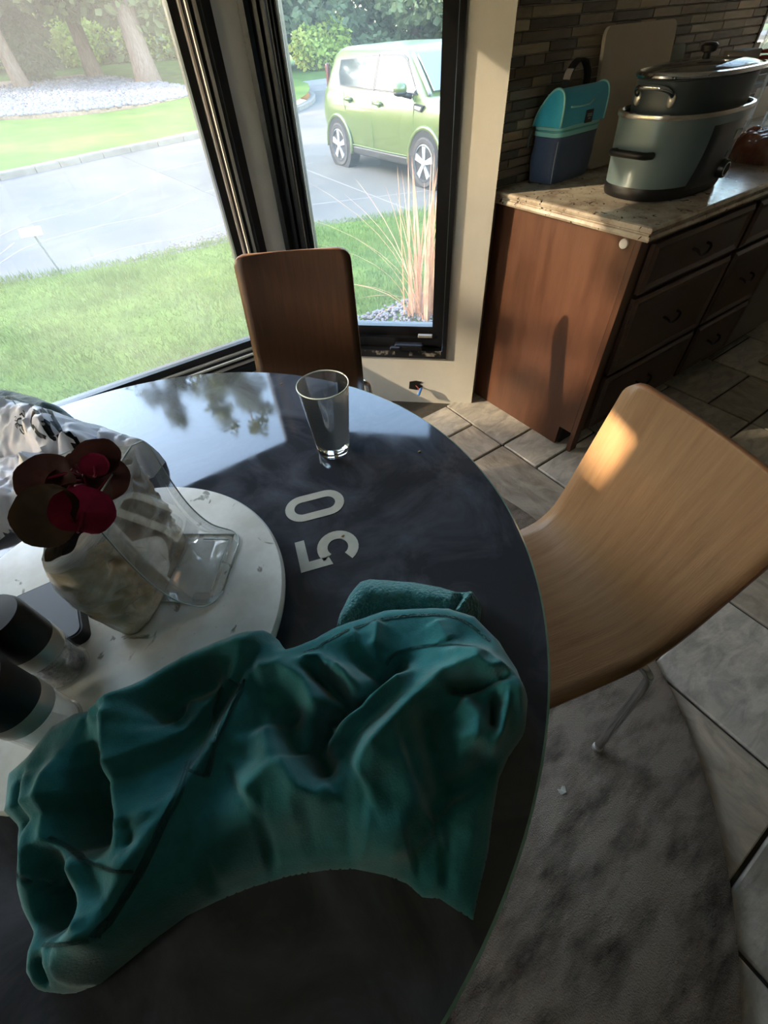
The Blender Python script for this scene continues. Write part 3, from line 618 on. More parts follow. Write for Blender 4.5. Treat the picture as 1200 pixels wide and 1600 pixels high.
def wheel(L, near):
    y0 = .0 if near else CW; s = 1 if near else -1; R = .325
    f = lambda rad, a, w: cp(L+rad*math.cos(a), y0+s*w, R+rad*math.sin(a))
    n = 40; bm = B()                                  # arch liner + flare
    loft(bm, [[f(.405, 2*PI*k/n, -.016) for k in range(n)], [f(.405, 2*PI*k/n, .2) for k in range(n)]]); obj('wheel_arch', bm, 'car_black', car)
    bm = B(); tube(bm, [f(.425, math.radians(a), .0) for a in range(-12, 195, 9)], .035, 8); obj('fender_flare', bm, 'car_green', car, True)
    bm = B(); loft(bm, [[f(r, 2*PI*k/n, w) for k in range(n)] for r, w in ((.235, -.005), (.25, -.03), (.30, -.035), (.325, -.01), (.325, .17), (.22, .19))]); wo = obj('wheel', bm, 'tyre', car, 50)
    bm = B(); loft(bm, [[f(r, 2*PI*k/n, w) for k in range(n)] for r, w in ((.24, -.028), (.222, -.034), (.215, -.004), (.05, .01))], cap0=False); obj('rim', bm, mat('rim_dark', '#55585c', .4, metal=.6), wo, 40)
    for q in range(5):
        a = 2*PI*q/5+.3; bm = B(); d = lambda rad, da, w: f(rad, a+da, w)
        loft(bm, [[d(.03, -.9, -.03), d(.215, -.20, -.034), d(.215, .20, -.034), d(.03, .9, -.03)], [d(.03, -.9, 0), d(.215, -.23, 0), d(.215, .23, 0), d(.03, .9, 0)]]); obj('spoke', bm, 'alloy', wo)
    bm = B(); loft(bm, [[f(r, 2*PI*k/16, w) for k in range(16)] for r, w in ((.02, -.046), (.045, -.04), (.05, -.02))]); obj('hub_cap', bm, 'alloy', wo, True)
for L in (.72, 3.31):
    wheel(L, True); wheel(L, False)
for y0, s in ((0, 1), (CW, -1)):
    bm = B(); box(bm, (0, 0, 0), (.06, 1.75, .11), bev=.02); bmesh.ops.transform(bm, matrix=Matrix.Translation(cp(2.90, .005 if s > 0 else CW-.065, .24)), verts=bm.verts); obj('sill_cladding', bm, 'car_black', car)
    for L, Z in ((1.14, .985), (2.06, .965)):
        bm = B(); tube(bm, [cp(L-.10, y0+s*.02, Z), cp(L-.07, y0-s*.035, Z), cp(L+.07, y0-s*.035, Z), cp(L+.10, y0+s*.02, Z)], .018, 8); h_ = obj('door_handle', bm, 'car_green', car, True)
        bm = B(); lathe(bm, (0, 0), [(.01, 0), (.045, .003), (.05, .012)], 20); bmesh.ops.transform(bm, matrix=Matrix.Translation(cp(L, y0-s*.008, Z))@Euler((0, s*PI/2, 0)).to_matrix().to_4x4(), verts=bm.verts); obj('handle_cup', bm, mat('handle_cup_green', '#5e7a3a', .4), h_)  # cup behind the handle, a plain green lighter than the body
    bm = B(); 
    for Ls, Le, Zs, Ze in ((1.86, 1.86, .36, 1.08), (3.02, 3.0, .50, 1.08), (1.05, .98, .74, 1.08), (1.12, 3.0, .37, .37)):
        tube(bm, [cp(Ls, y0-s*(-.004), Zs), cp((Ls+Le)/2, y0-s*.010, (Zs+Ze)/2), cp(Le, y0+s*.03 if Ze > 1 else y0+s*.008, Ze)], .006, 5)
    obj('door_seam', bm, mat('seam_dark', '#4a6030', .6), car)
    bm = B(); t_ = bmesh.new(); bmesh.ops.create_uvsphere(t_, u_segments=20, v_segments=12, radius=1); merge(bm, t_, Matrix.Translation(cp(2.86, y0-s*.13, 1.18))@Matrix.Diagonal((.12, .085, .075, 1))); mo = obj('mirror', bm, 'car_green', car, True)
    bm = B(); tube(bm, [cp(2.86, y0-s*.10, 1.12), cp(2.92, y0+s*.04, 1.08)], .035, 8); t_ = bmesh.new(); bmesh.ops.create_uvsphere(t_, u_segments=16, v_segments=8, radius=1); merge(bm, t_, Matrix.Translation(cp(2.86, y0-s*.13, 1.135))@Matrix.Diagonal((.115, .08, .045, 1))); obj('mirror_base', bm, 'car_black', mo, True)
    bm = B(); pr = [(3.02, .945), (3.04, 1.01), (3.26, .995), (3.20, .925)]; loft(bm, [[cp(L, y0-s*.012, Z) for L, Z in pr], [cp(L, y0+s*.03, Z) for L, Z in pr]]); vt = obj('fender_vent', bm, 'car_black', car)
    bm = B(); pr = [(3.05, .955), (3.06, .99), (3.22, .98), (3.18, .94)]; loft(bm, [[cp(L, y0-s*.016, Z) for L, Z in pr], [cp(L, y0+s*.0, Z) for L, Z in pr]]); obj('vent_insert', bm, 'steel', vt)
bm = B(); 
for y0 in (.22, CW-.34): box(bm, (0, 0, 0), (.12, .10, .14), bev=.04); 
bm.free()
for yy in (.16, CW-.36):
    bm = B(); box(bm, (0, 0, 0), (.20, .10, .16), bev=.04); bmesh.ops.transform(bm, matrix=Matrix.Translation(cp(4.08, yy, .78)), verts=bm.verts); obj('head_light', bm, mat('lamp_clear', '#c8ccd0', .1), car, True)
bm = B(); box(bm, (0, 0, 0), (CW-.5, .04, .30), bev=.05); bmesh.ops.transform(bm, matrix=Matrix.Translation(cp(4.14, .25, .36)), verts=bm.verts); obj('grille', bm, 'car_black', car)
bm = B(); box(bm, (0, 0, 0), (CW-.3, 3.2, .12)); bmesh.ops.transform(bm, matrix=Matrix.Translation(cp(3.66, .15, .2)), verts=bm.verts); obj('underbody', bm, 'car_black', car)

# ------------------------------------------------------------------ dining table and rug
TC = Vector((-.155, .59)); TR = .687; TZ = .745
bm = B(); loft(bm, [circle(TC, r, z, 128) for r, z in ((1.235, .0005), (1.25, .004), (1.248, .010), (1.235, .014), (.9, .0145), (.5, .0145), (.1, .0145))]); 
tag(obj('round_rug', bm, 'rug', smooth=40), 'round mottled grey rug under the black table', 'rug')
tb = thing('dining_table', 'round black dining table with a glass top reading 50', 'table', (TC.x, TC.y, .014))
bm = B(); loft(bm, [circle(TC, r, z, 160) for r, z in ((TR-.03, TZ-.032), (TR-.012, TZ-.030), (TR-.008, TZ-.022), (TR-.008, TZ-.010))]); obj('apron_board', bm, mat('black_board', '#141416', .5), tb, 40)
bm = B(); loft(bm, [circle(TC, r, z, 160) for r, z in ((TR-.003, TZ-.010), (TR, TZ-.008), (TR, TZ-.002), (TR-.0035, TZ))], cap1=False); obj('glass_edge', bm, 'glass_edge', tb, 40)
bm = B(); loft(bm, [circle(TC, r, z, 160) for r, z in ((TR-.0035, TZ-.008), (TR-.0035, TZ))]); obj('tabletop', bm, 'tabletop', tb, 40)
bm = B(); lathe(bm, TC, [(.30, .0145), (.30, .03), (.26, .045), (.06, .07), (.045, .12), (.045, .62), (.06, .66), (.22, .70), (.22, TZ-.032)], 48); obj('pedestal', bm, mat('black_pedestal', '#101012', .35, metal=.5), tb, 40)
# digits 5 0 printed under the glass, read from the chair side
d5, d0 = P(512, 857, TZ), P(492, 790, TZ)
upd = Vector((-.951, .309, 0)).normalized(); rtd = Vector((upd.y, -upd.x, 0))
def digit(name, outer, centre):
    bm = B()
    quads = outer
    for q in quads:
        a = [bm.verts.new(centre+rtd*x+upd*y+Vector((0, 0, .0002))) for x, y in q]; b = [bm.verts.new(v.co+Vector((0, 0, .0006))) for v in a]
        bm.faces.new(b); bm.faces.new(a[::-1])
        for i in range(len(a)): bm.faces.new((a[i], a[(i+1) % len(a)], b[(i+1) % len(a)], b[i]))
    return obj(name, bm, 'decal', tb)
def arcband(cx, cy, ro, ri, a0, a1, n, sx=1, sy=1):
    out = []
    for k in range(n):
        t0, t1 = math.radians(a0+(a1-a0)*k/n), math.radians(a0+(a1-a0)*(k+1)/n)
        out.append([(cx+ro*math.cos(t0)*sx, cy+ro*math.sin(t0)*sy), (cx+ro*math.cos(t1)*sx, cy+ro*math.sin(t1)*sy), (cx+ri*math.cos(t1)*sx, cy+ri*math.sin(t1)*sy), (cx+ri*math.cos(t0)*sx, cy+ri*math.sin(t0)*sy)])
    return out
r0, r1 = .0335, .016; hs_ = .024
digit('digit_zero', arcband(0, hs_, r0, r1, 0, 180, 14)+arcband(0, -hs_, r0, r1, 180, 360, 14)+[[(-r0, -hs_), (-r1, -hs_), (-r1, hs_), (-r0, hs_)], [(r1, -hs_), (r0, -hs_), (r0, hs_), (r1, hs_)]], d0)
digit('digit_five', [[(-.036, .030), (-.036, .054), (.032, .054), (.032, .037), (-.018, .037), (-.018, .030)], [(-.036, -.002), (-.018, .002), (-.018, .030), (-.036, .030)]]+arcband(-.003, -.018, .037, .0185, 128, -150, 22), d5)
# small scratches and crumbs on the glass
for k, (px, py) in enumerate(((474, 613), (440, 600), (655, 706), (536, 838))):
    c_ = P(px, py, TZ); bm = B(); t_ = bmesh.new(); bmesh.ops.create_icosphere(t_, subdivisions=1, radius=.003); merge(bm, t_, Matrix.Translation(c_+Vector((0, 0, .0012)))@Matrix.Diagonal((1.3, .8, .45, 1)))
    tag(obj('crumb', bm, mat('crumb', '#b08a5a', .8) if k == 0 else bpy.data.materials['crumb']), ['tan crumb on the table just left of the drinking glass', 'tan crumb at the far table edge near the chair', 'tan crumb by the right table edge', 'tan crumb inside the bowl of the printed five'][k], 'crumb', 'crumbs on the table')

# ------------------------------------------------------------------ marble lazy susan
MC = Vector((-.1723, .531)); MZ = .785
ls = thing('lazy_susan', 'round white marble turntable in the middle of the black table', 'turntable', (MC.x, MC.y, TZ))
bm = B(); loft(bm, [circle(MC, r, z, 128) for r, z in ((.255, MZ-.021), (.262, MZ-.018), (.264, MZ-.010), (.264, MZ-.005), (.260, MZ))]); obj('marble_disc', bm, 'marble', ls, 40)
bm = B(); lathe(bm, MC, [(.13, TZ), (.13, TZ+.008), (.11, TZ+.012), (.11, MZ-.021)], 48); obj('bearing_base', bm, 'rubber', ls, 40)

# ------------------------------------------------------------------ drinking glass
gc = Vector((.308, .678)); gz = TZ+.0005; bm = B()
bm.free(); MT['thin_glass'] = clearmat('thin_drinking_glass', (.985, .99, .988, 1), gloss=1.0, veil=.012)
gl_ = thing('drinking_glass', 'tall clear pint glass standing on the far side of the table', 'glass', (gc.x, gc.y, TZ))
bm = B(); lathe(bm, gc, [(.0362, gz+.022), (.0375, gz+.04), (.0425, gz+.09), (.050, gz+.160), (.0502, gz+.163), (.0488, gz+.163), (.041, gz+.09), (.0355, gz+.03), (.034, gz+.0225)], 64, cap0=False, cap1=False); obj('glass_wall', bm, 'thin_glass', gl_, 50)
bm = B(); lathe(bm, gc, [(.030, gz), (.0335, gz+.004), (.0362, gz+.021), (.034, gz+.0222), (.030, gz+.018), (.012, gz+.016)], 64); obj('glass_base', bm, 'clearglass', gl_, 50)
bm = B(); tube(bm, [Vector((gc.x+.0495*math.cos(a), gc.y+.0495*math.sin(a), gz+.163)) for a in np.linspace(0, 2*PI, 49)], .0011, 8); obj('rim', bm, 'acrylic_edge', gl_, True)
# ------------------------------------------------------------------ pepper and salt grinders
def grinder(name, label, c, fill_ma, h_glass, r, group):
    root = thing(name, label, 'grinder', (c.x, c.y, MZ), group); z = MZ
    bm = B(); lathe(bm, c, [(r-.002, z), (r, z+.002), (r, z+h_glass), (r-.002, z+h_glass), (r-.002, z+.004), (.002, z+.004)], 40); obj('glass_body', bm, 'acrylic', root, 40)
    bm = B(); lathe(bm, c, [(r-.004, z+.005), (r-.004, z+h_glass*.86), (.004, z+h_glass*.93)], 40); obj('contents', bm, fill_ma, root, 40)
    z += h_glass; bm = B(); lathe(bm, c, [(r+.0008, z-.001), (r+.0012, z+.024), (r+.0005, z+.025)], 40); obj('steel_band', bm, 'steel', root, 40)
    z += .025; bm = B(); lathe(bm, c, [(r+.0005, z), (r+.0008, z+.055), (r-.002, z+.062), (.004, z+.063)], 40); obj('grinder_head', bm, 'black_plastic', root, 40)
    return root
MT['black_plastic'] = mat('black_plastic', '#0d0e12', .45)
MT['pepper'] = mat('peppercorns', '#35302d', .7, col2='#8a827a', ns=140, lo=.45, hi=.6, bump=.8, bs=140)
MT['salt'] = leafmat('salt_crystals', '#f8f8f8', '#eaecee', .7, ns=150, rough=.5)
grinder('pepper_grinder', 'black-topped pepper grinder with dark peppercorns on the marble', P(103, 1045, MZ), 'pepper', .062, .032, 'grinders')
grinder('salt_grinder', 'black-topped salt grinder with white crystals on the marble', P(89, 1134, MZ), 'salt', .062, .032, 'grinders')
# flat dark box lying behind the grinders
pc = [P(28, 935, MZ+.022), P(105, 902, MZ+.022), P(118, 990, MZ+.022)]
ux = (pc[1]-pc[0]); uy = (pc[2]-pc[1]); c_ = (pc[0]+pc[2])/2; ang_ = math.atan2(uy.y, uy.x)
ph = thing('charger_box', 'flat dark grey box with rounded corners on the marble', 'box', (c_.x, c_.y, MZ))
bm = B(); t_ = bmesh.new(); box(t_, (-.062, -.045, 0), (.062, .045, .022)); bmesh.ops.bevel(t_, geom=[e for e in t_.edges if abs(e.verts[0].co.z-e.verts[1].co.z) > .01], offset=.012, segments=5, affect='EDGES', profile=.5); merge(bm, t_, Matrix.Translation((c_.x, c_.y, MZ+.0005))@Matrix.Rotation(ang_, 4, 'Z')); obj('case', bm, mat('box_black', '#101217', .5), ph, 30)
bm = B(); t_ = bmesh.new(); box(t_, (-.059, -.042, .022), (.059, .042, .0235)); bmesh.ops.bevel(t_, geom=[e for e in t_.edges if abs(e.verts[0].co.z-e.verts[1].co.z) > .001], offset=.011, segments=5, affect='EDGES', profile=.5); merge(bm, t_, Matrix.Translation((c_.x, c_.y, MZ+.0005))@Matrix.Rotation(ang_, 4, 'Z')); obj('top_face', bm, mat('box_top_grey', '#4d525c', .5), ph, 30)

# ------------------------------------------------------------------ plant in a pouch, held by a bent clear stand
pA, pB = Vector((-.138, .448)), Vector((-.018, .601)); pt = (pB-pA).normalized(); pn = Vector((pt.y, -pt.x)); PW = (pB-pA).length
def pp3(s, d, z): q = pA+pt*s+pn*d; return Vector((q.x, q.y, z))
MT['pouch'] = mat('kraft_pouch', '#b9a88c', .26, col2='#ebe5d8', ns=11, lo=.42, hi=.66, coat=.7, bump=.4, bs=18, warp=.8, spec=.5)
MT['pouch_band'] = mat('pouch_seal', '#cfccc6', .5, col2='#e4e2de', ns=60, stretch=(1, 1, 14), bump=.5, bs=40, bstretch=(.3, .3, 14))
pl = thing('potted_plant', 'dark red begonia growing out of a crumpled kraft pouch', 'plant', pp3(PW/2, -.03, MZ))
rnd = random.Random(11)
def pring(z, t, dz):
    n = 110; out = []; hw = PW/2*(1.0+.05*t); dep = .012+.034*math.sin(PI*min(1, .15+t*.75)); 
    for k in range(n):
        a = 2*PI*k/n; ca, sa = math.cos(a), math.sin(a); x = hw*math.copysign(abs(ca)**.55, ca); y = dep*math.copysign(abs(sa)**.8, sa)
        w = mnoise.noise(Vector((x*22, t*4.2, 3+(1 if sa > 0 else 0))))*.013*math.sin(PI*min(1, t*1.0+.05))+(.35-abs(mnoise.noise(Vector((x*42+t*6, t*9-x*12, 9)))))*.026*math.sin(PI*min(1, t+.04))
        zz = z+dz*(mnoise.noise(Vector((x*30, sa, 5)))*.012+.004*math.sin(x*160))
        out.append(pp3(PW/2+x, -dep-.004+y+w*(1 if sa > 0 else .4), zz))
    return out
ts = [0, .02, .05]+[.05+.82*k/26 for k in range(1, 27)]
bm = B(); loft(bm, [pring(MZ+.001+.19*t, t, 1 if t > .6 else 0) for t in ts], cap1=False); obj('pouch', bm, 'pouch', pl, True)
bm = B(); loft(bm, [pring(MZ+.001+.19*t, t, 1) for t in (.865, .91, .95, .985, 1.0)], cap0=False, cap1=False)
bmesh.ops.solidify(bm, geom=list(bm.faces), thickness=.002); obj('pouch_seal', bm, 'pouch_band', pl, True)
MT['leaf_dark'] = leafmat('begonia_dark', '#4a302d', '#6a423b', .18, ns=14, rough=.4); MT['leaf_red'] = leafmat('begonia_red', '#701a30', '#8e2842', .25, ns=18, rough=.4)
MT['leaf_brown'] = leafmat('begonia_brown', '#4c3d31', '#644d3a', .18, ns=12, rough=.45)
bm = B(); loft(bm, [[pp3(PW/2, -.03, 0).lerp(Vector((p.x, p.y, 0)), .8)+Vector((0, 0, z_)) for p in pring(MZ+.17, .87, 0)] for z_ in (MZ+.145, MZ+.155)]); obj('soil', bm, mat('potting_soil', '#2a211a', .95, bump=.6, bs=150), pl)
hub = pp3(PW*.62, -.035, MZ+.178)
def leaf(px, py, z, r, tilt, yaw, ma, asp=1.0):
    c = P(px, py, z); root = None; bm = B(); n, mrings = 28, 5; M_ = Matrix.Translation(c)@Euler((tilt[0], tilt[1], 0)).to_matrix().to_4x4()@Matrix.Rotation(yaw, 4, 'Z')
    cv = bm.verts.new(M_@Vector((0, 0, -.10*r))); prev = None; rg_ = []
    for q in range(1, mrings+1):
        t = q/mrings; row = []
        for k in range(n):
            a = 2*PI*k/n; rad = r*t*(1-.22*max(0, math.cos(a-PI))**10)*(1+.012*math.sin(a*7)); row.append(bm.verts.new(M_@Vector((rad*math.cos(a)*asp, rad*math.sin(a), -.10*r+.22*r*t*t+.035*r*math.sin(a*6)*t))))
        rg_.append(row)
    for k in range(n): bm.faces.new((cv, rg_[0][k], rg_[0][(k+1) % n]))
    for a, b in zip(rg_, rg_[1:]):
        for k in range(n): bm.faces.new((a[k], a[(k+1) % n], b[(k+1) % n], b[k]))
    bmesh.ops.solidify(bm, geom=list(bm.faces), thickness=.0012); lo = obj('leaf', bm, ma, pl, True)
    nt_ = M_@Vector((-.8*r*asp, 0, 0)); bm = B(); tube(bm, smooth_path([hub, (hub+nt_)/2+Vector((0, 0, .03)), nt_, c], 4), .0018, 6); obj('leaf_stem', bm, 'leaf_red', lo, True)
leaf(76, 806, 1.03, .034, (.75, -.15), 2.4, 'leaf_brown', 1.0); leaf(130, 800, 1.025, .031, (.7, .25), 1.1, 'leaf_red', .9)
leaf(74, 748, 1.01, .030, (.75, -.2), 2.9, 'leaf_dark', 1.2); leaf(100, 752, 1.0, .020, (.9, .5), 2.0, 'leaf_dark', .8)
leaf(150, 718, 1.02, .026, (.5, .2), .6, 'leaf_dark', 1.15); leaf(148, 728, 1.04, .015, (.7, .1), 1.2, 'leaf_red', 1.0); leaf(168, 750, 1.0, .026, (.7, -.2), .2, 'leaf_dark', 1.1); leaf(118, 722, .985, .014, (.5, .1), 1.6, 'leaf_dark', 1.0); leaf(112, 785, .99, .024, (.6, .1), .9, 'leaf_brown', 1.0); leaf(140, 770, .985, .024, (.6, .0), .4, 'leaf_dark', 1.0)
# bent clear stand
st = thing('acrylic_stand', 'clear bent acrylic stand holding the pouch on the marble', 'stand', pp3(.12, .05, MZ))
def sheet(profile, s0, s1, name, topround=True):
    prof = smooth_path([Vector((d, z, 0)) for d, z in profile], 6); n = len(prof); tl = [0]
    for a, b in zip(prof, prof[1:]): tl.append(tl[-1]+(b-a).length)
    T = tl[-1]; bm = B(); rows = []; rc = .03
    edge = [[], []]
    for p, t in zip(prof, tl):
        def ins(t): return 0 if t > rc else rc-math.sqrt(max(0, rc*rc-(rc-t)**2))
        e = ins(T-t) + (ins(t) if name == 'front_sheet' else 0); a, b = s0+e, s1-e; edge[0].append(pp3(a, p.x, p.y)); edge[1].append(pp3(b, p.x, p.y)); rows.append([bm.verts.new(pp3(a+(b-a)*k/6, p.x, p.y)) for k in range(7)])
    for a, b in zip(rows, rows[1:]):
        for k in range(6): bm.faces.new((a[k], a[k+1], b[k+1], b[k]))
    bmesh.ops.solidify(bm, geom=list(bm.faces), thickness=.0025); so = obj(name, bm, 'acrylic', st, True)
    path = edge[0]+edge[1][::-1]
    if name == 'front_sheet': path = path+[edge[0][0]]
    bm = B(); tube(bm, path, .0011, 6); obj('polished_edge', bm, 'acrylic_edge', so, True)
zb = MZ+.002
sheet([(.088, zb), (.06, zb+.004), (.035, zb+.02), (.018, zb+.06), (.010, zb+.12), (.008, zb+.215)], .045, .196, 'front_sheet')
sheet([(.075, zb-.0005), (.0, zb-.0005), (-.085, zb-.0005), (-.094, zb+.008), (-.096, zb+.06), (-.097, zb+.12), (-.098, zb+.205)], .055, .188, 'back_sheet')
bm = B(); 
for a, b in (((.075, .07), (.175, .07)), ((.175, .07), (.175, .025))): tube(bm, [pp3(a[0], a[1], zb+.002), pp3(b[0], b[1], zb+.002)], .0012, 6)
stuff(obj('etched_line', bm, 'acrylic_edge', st))

# ------------------------------------------------------------------ draped cloth helpers
def poly_dist(X, Y, poly):
    """signed distance (positive inside) and nearest boundary point"""
    poly = np.array([(p.x, p.y) for p in poly]); n = len(poly); D = np.full(X.shape, 1e9); NX = np.zeros_like(X); NY = np.zeros_like(X); ins = np.zeros(X.shape, bool)
    for i in range(n):
        a, b = poly[i], poly[(i+1) % n]; d = b-a; L2 = d@d+1e-12; t = np.clip(((X-a[0])*d[0]+(Y-a[1])*d[1])/L2, 0, 1); qx, qy = a[0]+t*d[0], a[1]+t*d[1]; dd = np.hypot(X-qx, Y-qy)
        m_ = dd < D; D[m_] = dd[m_]; NX[m_] = qx[m_]; NY[m_] = qy[m_]
        c = (a[1] > Y) != (b[1] > Y); xi = (b[0]-a[0])*(Y-a[1])/((b[1]-a[1]) if abs(b[1]-a[1]) > 1e-12 else 1e-12)+a[0]; ins ^= (c & (X < xi))
    return np.where(ins, D, -D), NX, NY
def line_dist(X, Y, pts):
    D = np.full(X.shape, 1e9); T = np.zeros_like(X); S = np.zeros_like(X); n = len(pts)-1
    for i in range(n):
        a, b = pts[i], pts[i+1]; dx, dy = b[0]-a[0], b[1]-a[1]; L2 = dx*dx+dy*dy+1e-12; t = np.clip(((X-a[0])*dx+(Y-a[1])*dy)/L2, 0, 1); qx, qy = a[0]+t*dx, a[1]+t*dy; dd = np.hypot(X-qx, Y-qy); m_ = dd < D
        D[m_] = dd[m_]; T[m_] = (i+t[m_])/n; S[m_] = np.sign(dx*(Y-a[1])-dy*(X-a[0]))[m_]
    return D, T, S
def fbm(X, Y, f, seed):
    rng = np.random.RandomState(seed); out = np.zeros_like(X)
    for k in range(5):
        for _ in range(4):
            a = rng.uniform(0, 2*PI); out += np.sin((X*math.cos(a)+Y*math.sin(a))*f*(1.7**k)+rng.uniform(0, 6.28))*(.55**k)/4
    return out
class Cloth:
    def __init__(self, poly, z0, hfun, res=.004): self.poly, self.z0, self.h, self.res = poly, z0, hfun, res
    def height(self, X, Y):
        D, nx_, ny_ = poly_dist(X, Y, self.poly); return self.h(X, Y, np.maximum(D, 0))
    def build(self, name, ma, parent=None, soft=True):
        xs = [p.x for p in self.poly]; ys = [p.y for p in self.poly]; r = self.res
        gx = np.arange(min(xs)-2*r, max(xs)+2*r, r); gy = np.arange(min(ys)-2*r, max(ys)+2*r, r); X, Y = np.meshgrid(gx, gy, indexing='ij')
        D, NX, NY = poly_dist(X, Y, self.poly); use = D > -r*1.0; snap = use & (D < 0); X2 = np.where(snap, NX, X); Y2 = np.where(snap, NY, Y)
        Hh = self.h(X2, Y2, np.maximum(np.where(snap, 0, D), 0)); idx = -np.ones(X.shape, int); idx[use] = np.arange(use.sum())
        Vv = np.c_[X2[use], Y2[use], self.z0+np.maximum(Hh[use], .0005)]
        q = np.stack([idx[:-1, :-1], idx[1:, :-1], idx[1:, 1:], idx[:-1, 1:]], -1).reshape(-1, 4); q = q[(q >= 0).all(1)]
        return from_np(name, Vv, q, ma, parent, soft)
    def hit(self, px, py, off=0.0):
        z = self.z0+.04
        for _ in range(14):
            p = P(px, py, z); h = float(self.height(np.array([[p.x]]), np.array([[p.y]]))[0, 0]); z = .5*z+.5*(self.z0+h)
        return Vector((p.x, p.y, self.z0+h+off))
    def hits(self, pxs):
        z = np.full((1, len(pxs)), self.z0+.04)
        for _ in range(12):
            pp = [P(x, y, zz) for (x, y), zz in zip(pxs, z[0])]; h = self.height(np.array([[p.x for p in pp]]), np.array([[p.y for p in pp]])); z = .5*z+.5*(self.z0+h)
        return [Vector((p.x, p.y, self.z0+float(hh))) for p, hh in zip(pp, h[0])]
    def ribbon(self, name, pxs, w, ma, parent, off=.001, thick=.0015, n=5, ends=1.0):
        pts = smooth_path(self.hits(pxs), n); bm = B(); rows = []
        for i, p in enumerate(pts):
            d = pts[min(i+1, len(pts)-1)]-pts[max(i-1, 0)]; d.z = 0; d.normalize(); s = Vector((-d.y, d.x, 0))
            rows.append([p+s*(w/2*k) for k in (-1, -.5, 0, .5, 1)])
        XY = np.array([[(q.x, q.y) for q in r_] for r_ in rows]); Hh = self.height(XY[..., 0], XY[..., 1])
        rows = [[bm.verts.new((q.x, q.y, self.z0+float(Hh[i, k])+off)) for k, q in enumerate(r_)] for i, r_ in enumerate(rows)]
        for a, b in zip(rows, rows[1:]):
            for k in range(4): bm.faces.new((a[k], a[k+1], b[k+1], b[k]))
        bmesh.ops.solidify(bm, geom=list(bm.faces), thickness=-thick); return obj(name, bm, ma, parent, True)

# ------------------------------------------------------------------ teal sweatshirt crumpled on the table
MT['fleece'] = mat('teal_sweatshirt', '#25696d', .92, col2='#2d787b', ns=40, bump=.12, bs=420, sheen=.35, spec=.15)
MT['fleece_in'] = mat('teal_fleece_lining', '#337d80', .98, col2='#429194', ns=90, bump=1.0, bs=230, sheen=.5, spec=.1)
MT['fleece_seam'] = mat('teal_seam', '#1d5a5c', .9, bump=.3, bs=300, sheen=.2, col2='#1f6062', ns=60)
SZ = .775
sil = [(452, 1018), (490, 1000), (525, 980), (600, 953), (700, 950), (745, 966), (785, 1005), (812, 1050), (828, 1095), (824, 1140), (800, 1175), (785, 1210), (775, 1270), (768, 1330), (752, 1400), (744, 1440), (715, 1422), (690, 1405), (660, 1402), (636, 1380), (600, 1366), (550, 1356), (500, 1358), (440, 1368), (380, 1386), (325, 1408), (275, 1432), (225, 1468), (180, 1505), (130, 1545), (90, 1560), (55, 1556), (40, 1530), (45, 1490), (52, 1470), (36, 1430), (28, 1380), (35, 1290), (42, 1220), (75, 1190), (110, 1145), (150, 1122), (200, 1118), (225, 1092), (280, 1056), (340, 1025), (400, 1003), (436, 1000), (446, 1010)]
spoly = [P(x, y, SZ) for x, y in sil]
def L2(pts, z=.80): return [(P(x, y, z).x, P(x, y, z).y) for x, y in pts]
ridges = [  # pixel path, height, width (m)
 ([(150, 1135), (210, 1112), (300, 1050), (420, 1008)], .030, .022),
 ([(205, 1120), (194, 1180), (196, 1260), (210, 1335)], .034, .020),
 ([(245, 1140), (235, 1220), (245, 1290)], .018, .026),
 ([(60, 1210), (48, 1290), (42, 1390)], .022, .014),
 ([(110, 1190), (85, 1260), (80, 1310), (130, 1345), (200, 1350)], .022, .014),
 ([(390, 1062), (350, 1150), (325, 1190), (275, 1270), (225, 1350), (150, 1465)], .026, .020),
 ([(120, 1345), (140, 1410), (150, 1450)], .018, .012),
 ([(55, 1475), (100, 1470), (150, 1465), (180, 1455)], .018, .014),
 ([(70, 1530), (120, 1520), (170, 1480)], .020, .022),
 ([(400, 1060), (440, 1045), (480, 1070), (500, 1120)], .030, .020),
 ([(440, 1180), (470, 1235), (500, 1245), (515, 1225)], .022, .014),
 ([(380, 1250), (430, 1200), (420, 1130)], .028, .030),
 ([(300, 1340), (380, 1290), (480, 1275)], .020, .030),
 ([(640, 1050), (580, 1100), (530, 1150), (505, 1165)], .030, .012),
 ([(520, 1045), (560, 1075), (545, 1090)], .016, .012),
 ([(470, 1035), (500, 1030), (540, 1060), (550, 1080)], .018, .010),
 ([(640, 1180), (590, 1200), (560, 1220)], .022, .026),
 ([(800, 1085), (740, 1045), (690, 1060), (650, 1095), (600, 1150), (560, 1200)], .036, .018),
 ([(560, 1290), (620, 1300), (680, 1260)], .018, .034),
 ([(720, 1095), (745, 1120), (745, 1165)], .026, .020),
 ([(690, 1020), (760, 1030), (806, 1075), (818, 1130)], .020, .016),
 ([(590, 965), (585, 1010)], .014, .010), ([(680, 965), (700, 1000)], .010, .016), ([(500, 1010), (560, 985)], .010, .02),
 ([(790, 1090), (785, 1140), (770, 1170)], .018, .007),
 ([(750, 1280), (735, 1350), (715, 1420)], .024, .014), ([(690, 1290), (680, 1390)], .010, .012),
]
